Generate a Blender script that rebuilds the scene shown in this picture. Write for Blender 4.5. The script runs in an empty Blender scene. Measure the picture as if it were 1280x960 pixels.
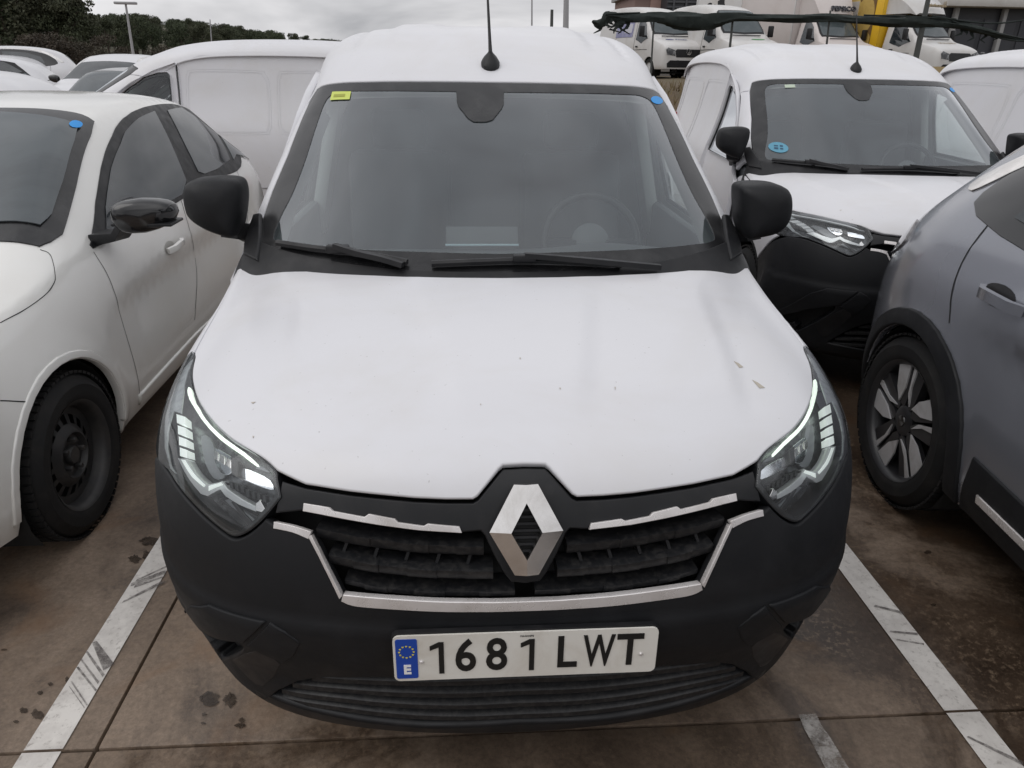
import bpy, bmesh, math, random
import numpy as np
from mathutils import Vector, Matrix
from mathutils.bvhtree import BVHTree
from mathutils.geometry import delaunay_2d_cdt

scene = bpy.context.scene
R = math.radians
random.seed(7)

# ------------------------------------------------------------------ camera
F_PX, CAM_PITCH, CAM_YAW, CAM_ROLL = 890.0, R(24.3), R(3.95), R(0.9)
CAM_LOC = Vector((-0.108, -1.07, 1.64))
_f = Vector((math.sin(CAM_YAW)*math.cos(CAM_PITCH), math.cos(CAM_YAW)*math.cos(CAM_PITCH), -math.sin(CAM_PITCH)))
_r0 = Vector((math.cos(CAM_YAW), -math.sin(CAM_YAW), 0))
_u0 = _r0.cross(_f)
CR = _r0*math.cos(CAM_ROLL) + _u0*math.sin(CAM_ROLL)
CU = CR.cross(_f)
CF = _f
cam_data = bpy.data.cameras.new('camera')
cam = bpy.data.objects.new('camera', cam_data)
scene.collection.objects.link(cam)
cam_data.sensor_width = 36.0
cam_data.lens = 36.0*F_PX/1280.0
cam_data.clip_start = 0.05
cam_data.clip_end = 3000
m = Matrix((CR, CU, -CF)).transposed().to_4x4()
m.translation = CAM_LOC
cam.matrix_world = m
scene.camera = cam

# ------------------------------------------------------------------ sky, sun, exposure
SUN_EL, SUN_AZ = R(50), R(-112)      # off to the left, hidden by cloud
world = bpy.data.worlds.new('World')
scene.world = world
world.use_nodes = True
wn, wl = world.node_tree.nodes, world.node_tree.links
wn.clear()
w_out = wn.new('ShaderNodeOutputWorld'); w_bg = wn.new('ShaderNodeBackground')
w_sky = wn.new('ShaderNodeTexSky'); w_sky.sky_type = 'NISHITA'; w_sky.sun_disc = False
w_sky.sun_elevation = SUN_EL; w_sky.sun_rotation = SUN_AZ; w_sky.dust_density = 4.0; w_sky.air_density = 1.0
w_hsv = wn.new('ShaderNodeHueSaturation'); w_hsv.inputs['Saturation'].default_value = 0.15
w_tc = wn.new('ShaderNodeTexCoord'); w_sep = wn.new('ShaderNodeSeparateXYZ')
wl.new(w_tc.outputs['Generated'], w_sep.inputs[0])
wl.new(w_sky.outputs[0], w_hsv.inputs['Color'])
def wmath(op, a, b=None, clamp=False):
    n = wn.new('ShaderNodeMath'); n.operation = op; n.use_clamp = clamp
    for i, v in enumerate((a, b)):
        if v is None: continue
        if isinstance(v, (int, float)): n.inputs[i].default_value = v
        else: wl.new(v, n.inputs[i])
    return n.outputs[0]
zc = wmath('MAXIMUM', w_sep.outputs['Z'], 0.0)
zd = wmath('ADD', wmath('ABSOLUTE', w_sep.outputs['Z']), 0.22)
cx = wmath('DIVIDE', w_sep.outputs['X'], zd); cy = wmath('DIVIDE', w_sep.outputs['Y'], zd)
w_cmb = wn.new('ShaderNodeCombineXYZ'); wl.new(cx, w_cmb.inputs[0]); wl.new(cy, w_cmb.inputs[1])
w_n = wn.new('ShaderNodeTexNoise'); w_n.inputs['Scale'].default_value = 0.75; w_n.inputs['Detail'].default_value = 5; w_n.inputs['Roughness'].default_value = 0.5; w_n.inputs['Distortion'].default_value = 0.4
wl.new(w_cmb.outputs[0], w_n.inputs['Vector'])
w_cr = wn.new('ShaderNodeValToRGB')
w_cr.color_ramp.elements[0].position = 0.38; w_cr.color_ramp.elements[0].color = (0.50, 0.51, 0.54, 1)
w_cr.color_ramp.elements[1].position = 0.62; w_cr.color_ramp.elements[1].color = (1.14, 1.13, 1.15, 1)
wl.new(w_n.outputs['Fac'], w_cr.inputs[0])
# overcast luminance: horizon to zenith 1 : 3
lum = wmath('MULTIPLY_ADD', zc, 7.0); lum.node.inputs[2].default_value = 8.4
w_mul = wn.new('ShaderNodeMixRGB'); w_mul.blend_type = 'MULTIPLY'; w_mul.inputs[0].default_value = 1.0
w_l2 = wn.new('ShaderNodeCombineXYZ')
for i in range(3): wl.new(lum, w_l2.inputs[i])
wl.new(w_cr.outputs[0], w_mul.inputs[1]); wl.new(w_l2.outputs[0], w_mul.inputs[2])
w_mix = wn.new('ShaderNodeMixRGB'); w_mix.inputs[0].default_value = 0.93
wl.new(w_hsv.outputs[0], w_mix.inputs[1]); wl.new(w_mul.outputs[0], w_mix.inputs[2])
wl.new(w_mix.outputs[0], w_bg.inputs[0]); w_bg.inputs[1].default_value = 0.082
wl.new(w_bg.outputs[0], w_out.inputs[0])

sun_d = bpy.data.lights.new('sun', 'SUN'); sun = bpy.data.objects.new('sun', sun_d)
scene.collection.objects.link(sun)
sun_d.energy = 0.55; sun_d.angle = R(45); sun_d.color = (1.0, 0.97, 0.93)
sdir = Vector((math.sin(SUN_AZ)*math.cos(SUN_EL), math.cos(SUN_AZ)*math.cos(SUN_EL), math.sin(SUN_EL)))
sun.rotation_euler = sdir.to_track_quat('Z', 'Y').to_euler()
scene.view_settings.view_transform = 'Standard'
scene.view_settings.look = 'None'
scene.view_settings.exposure = 0.1
scene.view_settings.gamma = 1.0
scene.cycles.max_bounces = 10
scene.cycles.transparent_max_bounces = 16
scene.cycles.caustics_reflective = False
scene.cycles.caustics_refractive = False

# ------------------------------------------------------------------ materials
MATS = {}
def nodes_of(name):
    m = bpy.data.materials.new(name); m.use_nodes = True
    n = m.node_tree.nodes; n.clear()
    return m, n, m.node_tree.links
def obj_noise(n, l, scale, detail=5, rough=0.6, vec=None, dist=0.0, stretch=None):
    tc = n.new('ShaderNodeTexCoord'); t = n.new('ShaderNodeTexNoise')
    t.inputs['Scale'].default_value = scale; t.inputs['Detail'].default_value = detail; t.inputs['Roughness'].default_value = rough
    t.inputs['Distortion'].default_value = dist
    if stretch:
        mp = n.new('ShaderNodeMapping'); mp.inputs['Scale'].default_value = stretch
        l.new(tc.outputs['Object'], mp.inputs['Vector']); l.new(mp.outputs[0], t.inputs['Vector'])
    else: l.new(tc.outputs['Object'], t.inputs['Vector'])
    return t.outputs['Fac']
def ramp(n, l, fac, stops):
    r = n.new('ShaderNodeValToRGB'); els = r.color_ramp.elements
    while len(els) < len(stops): els.new(0.5)
    for e, (p, c) in zip(els, stops):
        e.position = p; e.color = (c, c, c, 1) if isinstance(c, (int, float)) else (*c, 1)
    l.new(fac, r.inputs[0])
    return r.outputs[0]
def mixc(n, l, fac, a, b, mode='MIX'):
    x = n.new('ShaderNodeMixRGB'); x.blend_type = mode
    for i, v in ((0, fac), (1, a), (2, b)):
        if isinstance(v, (int, float)): x.inputs[i].default_value = v if i == 0 else (v, v, v, 1)
        elif isinstance(v, tuple): x.inputs[i].default_value = (*v, 1)
        else: l.new(v, x.inputs[i])
    return x.outputs[0]
def mat(name, base=(0.5,)*3, rough=0.5, metal=0.0, coat=0.0, dirt=None, dirt_scale=3.0, dirt_amt=0.3, bump=0.0, bump_scale=200.0, emit=None, emit_s=1.0, spec=0.5, rough_var=0.0, speck=0.0, streak=None):
    if name in MATS: return MATS[name]
    m, n, l = nodes_of(name)
    o = n.new('ShaderNodeOutputMaterial'); p = n.new('ShaderNodeBsdfPrincipled')
    p.inputs['Base Color'].default_value = (*base, 1); p.inputs['Roughness'].default_value = rough
    p.inputs['Metallic'].default_value = metal; p.inputs['Coat Weight'].default_value = coat; p.inputs['Coat Roughness'].default_value = 0.12
    p.inputs['Specular IOR Level'].default_value = spec
    col = None
    if dirt:
        f = obj_noise(n, l, dirt_scale, 8, 0.65, dist=0.6, stretch=streak)
        f = ramp(n, l, f, [(0.45, 0.0), (0.75, dirt_amt)])
        col = mixc(n, l, f, base, dirt)
    if speck:
        f = obj_noise(n, l, 95.0, 2, 0.5)
        f = ramp(n, l, f, [(0.735, 0.0), (0.77, speck)])
        col = mixc(n, l, f, col if col else base, (0.16, 0.14, 0.12))
    if col: l.new(col, p.inputs['Base Color'])
    if rough_var:
        f = obj_noise(n, l, dirt_scale*2.3, 6, 0.6)
        l.new(ramp(n, l, f, [(0.3, max(0, rough-rough_var)), (0.7, min(1, rough+rough_var))]), p.inputs['Roughness'])
    if bump:
        b = n.new('ShaderNodeBump'); b.inputs['Strength'].default_value = bump; b.inputs['Distance'].default_value = 0.002
        l.new(obj_noise(n, l, bump_scale, 2), b.inputs['Height']); l.new(b.outputs[0], p.inputs['Normal'])
    if emit:
        p.inputs['Emission Color'].default_value = (*emit, 1); p.inputs['Emission Strength'].default_value = emit_s
    l.new(p.outputs[0], o.inputs[0])
    MATS[name] = m
    return m
def glass(name, tint=(0.8, 0.85, 0.84), haze=0.05, haze_col=(0.5, 0.52, 0.54), refl=1.7, rough=0.02, haze_scale=2.5):
    if name in MATS: return MATS[name]
    m, n, l = nodes_of(name)
    o = n.new('ShaderNodeOutputMaterial')
    tr = n.new('ShaderNodeBsdfTransparent'); tr.inputs[0].default_value = (*tint, 1)
    gl = n.new('ShaderNodeBsdfGlossy'); gl.inputs['Roughness'].default_value = rough; gl.inputs[0].default_value = (0.95, 0.97, 1.0, 1)
    fr = n.new('ShaderNodeFresnel'); fr.inputs[0].default_value = 1.5
    k = n.new('ShaderNodeMath'); k.operation = 'MULTIPLY'; k.use_clamp = True; l.new(fr.outputs[0], k.inputs[0]); k.inputs[1].default_value = refl
    m1 = n.new('ShaderNodeMixShader'); l.new(k.outputs[0], m1.inputs[0]); l.new(tr.outputs[0], m1.inputs[1]); l.new(gl.outputs[0], m1.inputs[2])
    df = n.new('ShaderNodeBsdfDiffuse'); df.inputs[0].default_value = (*haze_col, 1)
    f = ramp(n, l, obj_noise(n, l, haze_scale, 7, 0.6, dist=0.8), [(0.3, haze*0.35), (0.72, haze*1.6)])
    m2 = n.new('ShaderNodeMixShader'); l.new(f, m2.inputs[0]); l.new(m1.outputs[0], m2.inputs[1]); l.new(df.outputs[0], m2.inputs[2])
    l.new(m2.outputs[0], o.inputs[0])
    MATS[name] = m
    return m

white_paint = mat('white_paint', (0.66, 0.66, 0.685), 0.40, coat=0.15, dirt=(0.52, 0.49, 0.44), dirt_scale=2.2, dirt_amt=0.28, speck=0.35, rough_var=0.08)
white_clean = mat('white_clean', (0.66, 0.66, 0.68), 0.30, coat=0.5, dirt=(0.58, 0.56, 0.52), dirt_scale=1.6, dirt_amt=0.25)
cream_white = mat('cream_white', (0.73, 0.725, 0.70), 0.25, coat=0.8, dirt=(0.62, 0.58, 0.50), dirt_scale=1.5, dirt_amt=0.25)
grey_paint = mat('grey_paint', (0.25, 0.26, 0.295), 0.26, metal=0.6, coat=1.0, dirt=(0.24, 0.235, 0.23), dirt_scale=1.4, dirt_amt=0.3)
black_plastic = mat('black_plastic', (0.0085, 0.009, 0.0105), 0.58, dirt=(0.036, 0.037, 0.041), dirt_scale=4.0, dirt_amt=0.3, bump=0.18, bump_scale=900, rough_var=0.12, spec=0.3)
black_trim = mat('black_trim', (0.0095, 0.010, 0.0115), 0.45, dirt=(0.045, 0.042, 0.042), dirt_scale=7, dirt_amt=0.35, rough_var=0.1, spec=0.35)
grille_plastic = mat('grille_plastic', (0.0095, 0.010, 0.0115), 0.42, dirt=(0.07, 0.066, 0.062), dirt_scale=70, dirt_amt=0.5, spec=0.4)
gloss_black = mat('gloss_black', (0.008, 0.008, 0.009), 0.12, coat=0.5)
dark_liner = mat('dark_liner', (0.008, 0.008, 0.008), 0.85)
frit = mat('frit', (0.010, 0.010, 0.011), 0.25, dirt=(0.10, 0.10, 0.10), dirt_scale=5, dirt_amt=0.35)
chrome = mat('chrome', (0.82, 0.80, 0.78), 0.16, metal=1.0, dirt=(0.35, 0.31, 0.27), dirt_scale=9, dirt_amt=0.45, rough_var=0.1)
chrome_dull = mat('chrome_dull', (0.74, 0.71, 0.70), 0.28, metal=0.45, dirt=(0.38, 0.34, 0.30), dirt_scale=11, dirt_amt=0.5, rough_var=0.1)
lamp_black = mat('lamp_black', (0.015, 0.016, 0.018), 0.3)
lamp_grey = mat('lamp_grey', (0.20, 0.21, 0.22), 0.3, metal=0.3)
reflector = mat('reflector', (0.85, 0.87, 0.9), 0.1, metal=1.0)
drl_on = mat('drl_on', (0.9, 0.95, 0.9), 0.3, emit=(0.88, 1.0, 0.84), emit_s=0.9)
drl_soft = mat('drl_soft', (0.85, 0.9, 0.87), 0.25, emit=(0.92, 1.0, 0.94), emit_s=0.42)
drl_off = mat('drl_off', (0.75, 0.77, 0.78), 0.25)
rubber = mat('rubber', (0.0095, 0.0095, 0.010), 0.75, spec=0.3, dirt=(0.05, 0.044, 0.038), dirt_scale=9, dirt_amt=0.3, bump=0.2, bump_scale=300)
steel_black = mat('steel_black', (0.02, 0.02, 0.021), 0.5, dirt=(0.07, 0.06, 0.05), dirt_scale=14, dirt_amt=0.4)
alloy = mat('alloy', (0.55, 0.55, 0.56), 0.35, metal=0.35, dirt=(0.22, 0.19, 0.16), dirt_scale=12, dirt_amt=0.45)
alloy_dark = mat('alloy_dark', (0.02, 0.02, 0.022), 0.35)
seat_cloth = mat('seat_cloth', (0.035, 0.037, 0.041), 0.9)
dash_mat = mat('dash_mat', (0.085, 0.092, 0.097), 0.6, bump=0.1, bump_scale=500)
trim_grey = mat('trim_grey', (0.50, 0.52, 0.51), 0.7)
headliner = mat('headliner', (0.42, 0.43, 0.42), 0.85)
bulk_mat = mat('bulk_mat', (0.11, 0.115, 0.12), 0.7, dirt=(0.16, 0.16, 0.16), dirt_scale=3, dirt_amt=0.5)
red_lens = mat('red_lens', (0.30, 0.015, 0.015), 0.12, coat=0.6)
clear_lens = glass('clear_lens', (0.96, 0.98, 0.99), 0.03, (0.65, 0.66, 0.65), 1.1, 0.03, 12.0)
windscreen = glass('windscreen', (0.86, 0.92, 0.91), 0.075, (0.40, 0.47, 0.50), 2.5, 0.02, 2.0)
side_glass = glass('side_glass', (0.88, 0.94, 0.92), 0.05, (0.45, 0.47, 0.48), 1.7)
dark_glass = glass('dark_glass', (0.22, 0.24, 0.25), 0.05, (0.40, 0.42, 0.44), 2.0)

# ------------------------------------------------------------------ objects
def link(o, parent=None):
    scene.collection.objects.link(o)
    if parent is not None: o.parent = parent
    return o
def tag(o, label, cat, group=None, kind=None):
    if label: o['label'] = label
    if cat: o['category'] = cat
    if group: o['group'] = group
    if kind: o['kind'] = kind
    return o
def thing(name, label, cat, loc=(0, 0, 0), rz=0.0, group=None, rx=0.0):
    o = bpy.data.objects.new(name, None); o.empty_display_size = 0.2
    link(o); o.location = loc; o.rotation_euler = (rx, 0, rz)
    return tag(o, label, cat, group)
def mesh_obj(name, verts, faces, material, parent=None, smooth=True, mats=None, fmats=None):
    me = bpy.data.meshes.new(name)
    me.from_pydata([tuple(v) for v in verts], [], faces)
    for mm in (mats or [material]): me.materials.append(mm)
    if fmats: me.polygons.foreach_set('material_index', fmats)
    if smooth: me.polygons.foreach_set('use_smooth', [True]*len(me.polygons))
    me.update()
    return link(bpy.data.objects.new(name, me), parent)
def copy_tree(o, parent=None, swap=None, skip=()):
    c = o.copy(); scene.collection.objects.link(c); c.parent = parent
    if swap and c.type == 'MESH' and c.data.materials and c.data.materials[0] in swap:
        c.data = c.data.copy(); c.data.materials[0] = swap[c.data.materials[0]]
    for ch in o.children:
        if ch.name.split('.')[0] in skip: continue
        copy_tree(ch, c, swap, skip)
    return c

class MB:
    """collects shapes, builds one mesh object"""
    def __init__(s): s.v = []; s.f = []; s.sm = []
    def add(s, verts, faces, smooth=True):
        k = len(s.v); s.v += [Vector(p) for p in verts]
        s.f += [[i+k for i in f] for f in faces]; s.sm += [smooth]*len(faces); return s
    def box(s, c, d, rz=0.0, bev=0.0, mat4=None):
        """centre, full dims; chamfered when bev"""
        x, y, z = d[0]/2, d[1]/2, d[2]/2
        M = mat4 if mat4 else Matrix.Translation(Vector(c)) @ Matrix.Rotation(rz, 4, 'Z')
        if bev <= 0:
            p = [(-x,-y,-z),(x,-y,-z),(x,y,-z),(-x,y,-z),(-x,-y,z),(x,-y,z),(x,y,z),(-x,y,z)]
            s.add([M @ Vector(q) for q in p], [(0,3,2,1),(4,5,6,7),(0,1,5,4),(1,2,6,5),(2,3,7,6),(3,0,4,7)], False)
        else:
            bm = bmesh.new(); bmesh.ops.create_cube(bm, size=1.0)
            for v in bm.verts: v.co = Vector((v.co.x*d[0], v.co.y*d[1], v.co.z*d[2]))
            bmesh.ops.bevel(bm, geom=bm.edges[:], offset=bev, segments=2, affect='EDGES', profile=0.5)
            bm.verts.index_update()
            s.add([M @ v.co for v in bm.verts], [[v.index for v in f.verts] for f in bm.faces], True); bm.free()
        return s
    def sweep(s, path, prof, closed=False, up=Vector((0, 0, 1)), cap=True, scale=None, closed_prof=True):
        """profile (a,b) swept along path; a to the side, b up"""
        path = [Vector(p) for p in path]; n, k = len(path), len(prof); vs = []
        for i, p in enumerate(path):
            a = path[(i-1) % n] if (closed or i > 0) else path[i]
            b = path[(i+1) % n] if (closed or i < n-1) else path[i]
            t = (b-a).normalized(); sd = t.cross(up)
            sd = sd.normalized() if sd.length > 1e-6 else Vector((1, 0, 0))
            u2 = sd.cross(t).normalized(); q = scale[i] if scale else 1.0
            for (x, y) in prof: vs.append(p + sd*x*q + u2*y*q)
        fs = []; last = n if closed else n-1; kk = k if closed_prof else k-1
        for i in range(last):
            j = (i+1) % n
            for c in range(kk): fs.append((i*k+c, i*k+(c+1) % k, j*k+(c+1) % k, j*k+c))
        if cap and not closed and closed_prof: fs += [tuple(range(k))[::-1], tuple((n-1)*k+c for c in range(k))]
        return s.add(vs, fs)
    def tube(s, path, r, n=10, closed=False, taper=None, cap=True):
        pr = [(r*math.cos(2*math.pi*i/n), r*math.sin(2*math.pi*i/n)) for i in range(n)]
        path = [Vector(p) for p in path]
        d = (path[-1]-path[0]); up = Vector((0, 0, 1)) if abs(d.normalized().z) < 0.9 or closed else Vector((0, 1, 0))
        return s.sweep(path, pr, closed, up, cap, taper)
    def lathe(s, prof, n=32, M=Matrix.Identity(4), close=False):
        """profile (r, h) about local Z"""
        k = len(prof); vs = []
        for i in range(n):
            a = 2*math.pi*i/n
            for (r, h) in prof: vs.append(M @ Vector((r*math.cos(a), r*math.sin(a), h)))
        fs = []
        for i in range(n):
            j = (i+1) % n
            for c in range(k if close else k-1):
                d = (c+1) % k; fs.append((i*k+c, j*k+c, j*k+d, i*k+d))
        return s.add(vs, fs)
    def prism(s, poly, h0, h1, M=Matrix.Identity(4), smooth=False):
        """2D polygon (x,y) extruded from local z=h0 to h1"""
        n = len(poly)
        vs = [M @ Vector((x, y, h0)) for x, y in poly] + [M @ Vector((x, y, h1)) for x, y in poly]
        fs = [tuple(range(n))[::-1], tuple(range(n, 2*n))] + [(i, (i+1) % n, n+(i+1) % n, n+i) for i in range(n)]
        return s.add(vs, fs, smooth)
    def build(s, name, material, parent=None, label=None):
        me = bpy.data.meshes.new(name); me.from_pydata([tuple(v) for v in s.v], [], s.f)
        me.materials.append(material); me.polygons.foreach_set('use_smooth', s.sm); me.update()
        bm = bmesh.new(); bm.from_mesh(me); bmesh.ops.recalc_face_normals(bm, faces=bm.faces[:]); bm.to_mesh(me); bm.free()
        if any(s.sm): me.set_sharp_from_angle(angle=R(38))
        o = link(bpy.data.objects.new(name, me), parent)
        if label: o['label'] = label
        return o

FONT = None
def text_obj(name, txt, size, material, parent, M, depth=0.0015, bold=0.0, sx=1.0, spacing=1.0, align='CENTER'):
    cu = bpy.data.curves.new(name, 'FONT'); cu.body = txt; cu.size = size; cu.extrude = depth; cu.offset = bold
    cu.align_x = align; cu.align_y = 'CENTER'; cu.space_character = spacing; cu.resolution_u = 4
    t = bpy.data.objects.new(name, cu); scene.collection.objects.link(t)
    dg = bpy.context.evaluated_depsgraph_get()
    me = bpy.data.meshes.new_from_object(t.evaluated_get(dg)); bpy.data.objects.remove(t)
    me.transform(M @ Matrix.Diagonal((sx, 1, 1, 1))); me.materials.clear(); me.materials.append(material); me.name = name
    return link(bpy.data.objects.new(name, me), parent)

# ------------------------------------------------------------------ spline surfaces and panels on them
def ray_px(x, y): return (CF + CR*((x-640.0)/F_PX) - CU*((y-480.0)/F_PX)).normalized()
def px_plane(x, y, z=0.0):
    d = ray_px(x, y); return CAM_LOC + d*((z-CAM_LOC.z)/d.z)
def px_at_y(x, y, Y):
    d = ray_px(x, y); return CAM_LOC + d*((Y-CAM_LOC.y)/d.y)

def spline_pts(pts, n=6, closed=False):
    """Catmull-Rom through 2D/3D points"""
    p = [np.array(q, float) for q in pts]; out = []; N = len(p)
    for i in range(N if closed else N-1):
        if closed: a, b, c, d = p[i-1], p[i], p[(i+1) % N], p[(i+2) % N]
        else:
            b, c = p[i], p[i+1]; a = p[i-1] if i else 2*b-c; d = p[i+2] if i+2 < N else 2*c-b
        for k in range(n):
            t = k/n
            out.append(0.5*((2*b)+(c-a)*t+(2*a-5*b+4*c-d)*t*t+(3*b-a-3*c+d)*t**3))
    if not closed: out.append(p[-1])
    return [tuple(q) for q in out]

def in_poly(P, loops):
    x, y = P[:, 0], P[:, 1]; inside = np.zeros(len(P), bool)
    for L in loops:
        A = np.array(L); B = np.roll(A, -1, axis=0)
        for (x0, y0), (x1, y1) in zip(A, B):
            if y0 == y1: continue
            c = ((y0 > y) != (y1 > y)) & (x < (x1-x0)*(y-y0)/(y1-y0)+x0); inside ^= c
    return inside

class Surf:
    def __init__(s, rows, mirror=True, comp=0.6, sub=6, world=Matrix.Identity(4), flip=False, disp=None):
        a = np.array([[tuple(p) for p in r] for r in rows], float)
        if mirror:
            b = a[:, 1:][:, ::-1].copy(); b[:, :, 0] *= -1; a = np.concatenate([b, a], axis=1)
        s.mirror = mirror; s.flip = flip; s.disp = disp
        s.data = a
        c = a.copy()
        for ax in (0, 1):
            sm = c.copy(); n = c.shape[ax]
            idx = [slice(None)]*3; lo = [slice(None)]*3; hi = [slice(None)]*3
            idx[ax] = slice(1, n-1); lo[ax] = slice(0, n-2); hi[ax] = slice(2, n)
            lap = c[tuple(lo)]+c[tuple(hi)]-2*c[tuple(idx)]
            sm[tuple(idx)] -= comp*lap/6.0
            c = sm
        # pad
        def pad(c, ax):
            n = c.shape[ax]; t = lambda i: np.take(c, [i], axis=ax)
            return np.concatenate([2*t(0)-t(1), c, 2*t(n-1)-t(n-2)], axis=ax)
        s.c = pad(pad(c, 0), 1); s.nr, s.nc = a.shape[:2]
        dv = np.linalg.norm(np.diff(a, axis=0), axis=2).mean(axis=1); du = np.linalg.norm(np.diff(a, axis=1), axis=2).mean(axis=0)
        s.cv = np.concatenate([[0], np.cumsum(dv)]); s.cu = np.concatenate([[0], np.cumsum(du)])
        if mirror: s.cu -= s.cu[-1]/2
        s.W = world; s.Wi = world.inverted()
        s.sub = sub
        gu = np.linspace(0, s.nc-1, (s.nc-1)*sub+1); gv = np.linspace(0, s.nr-1, (s.nr-1)*sub+1)
        U, V = np.meshgrid(gu, gv); s.gw = len(gu)
        P = s.ev_idx(U.ravel(), V.ravel())
        fs = []
        for j in range(len(gv)-1):
            for i in range(len(gu)-1):
                k = j*s.gw+i; fs.append((k, k+1, k+s.gw+1)); fs.append((k, k+s.gw+1, k+s.gw))
        s.gP = P; s.gF = fs
        s.bvh = BVHTree.FromPolygons([tuple(p) for p in P], fs)
    def ev_idx(s, u, v, disp=True):
        u = np.clip(u, 0, s.nc-1-1e-9); v = np.clip(v, 0, s.nr-1-1e-9)
        iu = u.astype(int); iv = v.astype(int); tu = u-iu; tv = v-iv
        def B(t): return [(1-t)**3/6, (3*t**3-6*t**2+4)/6, (-3*t**3+3*t**2+3*t+1)/6, t**3/6]
        bu, bv = B(tu), B(tv); out = 0
        for j in range(4):
            for i in range(4): out = out+(bv[j]*bu[i])[:, None]*s.c[iv+j, iu+i]
        if disp and s.disp is not None: out = s.disp(out)
        return out
    def idx(s, UV):
        UV = np.asarray(UV, float)
        return np.interp(UV[:, 0], s.cu, np.arange(s.nc)), np.interp(UV[:, 1], s.cv, np.arange(s.nr))
    def ev(s, UV):
        u, v = s.idx(UV); return s.ev_idx(u, v)
    def frame(s, UV, e=0.004):
        UV = np.asarray(UV, float)
        du = (s.ev(UV+[e, 0])-s.ev(UV-[e, 0])); dv = (s.ev(UV+[0, e])-s.ev(UV-[0, e]))
        lu = np.linalg.norm(du, axis=1, keepdims=True)+1e-12; lv = np.linalg.norm(dv, axis=1, keepdims=True)+1e-12
        n = np.cross(du, dv); n /= np.linalg.norm(n, axis=1, keepdims=True)+1e-12
        if s.flip: n = -n
        return s.ev(UV), du/(2*e), dv/(2*e), n
    def hit_ray(s, o, d):
        loc, nor, fi, dist = s.bvh.ray_cast(o, d)
        if loc is None: return None
        q, tri = divmod(fi, 2); w = s.gw-1; j, i = divmod(q, w)
        a, b, c = [Vector(s.gP[k]) for k in s.gF[fi]]
        v0, v1, v2 = b-a, c-a, loc-a
        d00, d01, d11, d20, d21 = v0.dot(v0), v0.dot(v1), v1.dot(v1), v2.dot(v0), v2.dot(v1)
        den = d00*d11-d01*d01; bb = (d11*d20-d01*d21)/den; cc = (d00*d21-d01*d20)/den
        if tri == 0: lu, lv = bb+cc, cc
        else: lu, lv = bb, bb+cc
        ui, vi = (i+lu)/s.sub, (j+lv)/s.sub
        return (float(np.interp(ui, np.arange(s.nc), s.cu)), float(np.interp(vi, np.arange(s.nr), s.cv)))
    def px(s, x, y):
        o = s.Wi @ CAM_LOC; d = (s.Wi.to_3x3() @ ray_px(x, y)).normalized()
        h = s.hit_ray(o, d)
        k = 0
        while h is None and k < 60:      # just past the outline: step towards the middle of the van
            k += 1; x += (640-x)*0.004; y += (560-y)*0.004 if s.mirror else 0
            h = s.hit_ray(o, (s.Wi.to_3x3() @ ray_px(x, y)).normalized())
        return h
    def pxs(s, pts):
        out = []
        for p in pts:
            h = s.px(*p)
            if h is None:   # past the outline: step towards the middle of the given points
                c = np.mean(np.array(pts, float), axis=0)
                for t in np.linspace(0.01, 0.6, 60):
                    h = s.px(p[0]+(c[0]-p[0])*t, p[1]+(c[1]-p[1])*t)
                    if h: break
            if h: out.append(h)
        return out
    def side(s, pts, sx=1, far=3.0):
        """(y,z) pairs seen from the side -> uv"""
        out = []
        for (y, z) in pts:
            h = s.hit_ray(Vector((sx*far, y, z)), Vector((-sx, 0, 0)))
            if h: out.append(h)
        return out
    def front(s, pts, far=-3.0):
        out = []
        for (x, z) in pts:
            h = s.hit_ray(Vector((x, far, z)), Vector((0, 1 if far < 0 else -1, 0)))
            if h: out.append(h)
        return out
    def top(s, pts):
        out = []
        for (x, y) in pts:
            h = s.hit_ray(Vector((x, y, 9)), Vector((0, 0, -1)))
            if h: out.append(h)
        return out
    def at(s, uv, off=0.0):
        P, a, b, n = s.frame([uv]); return Vector(P[0]+n[0]*off), Vector(n[0])

def resample(L, step):
    out = []
    n = len(L)
    for i in range(n):
        a = np.array(L[i], float); b = np.array(L[(i+1) % n], float); d = np.linalg.norm(b-a)
        k = max(1, int(math.ceil(d/step)))
        for q in range(k): out.append(a+(b-a)*q/k)
    res = [out[0]]
    for p in out[1:]:
        if np.linalg.norm(p-res[-1]) > 1e-5: res.append(p)
    if np.linalg.norm(res[0]-res[-1]) < 1e-5: res.pop()
    return np.array(res)

def area2(L): 
    x, y = L[:, 0], L[:, 1]; return 0.5*np.sum(x*np.roll(y, -1)-np.roll(x, -1)*y)

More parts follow.
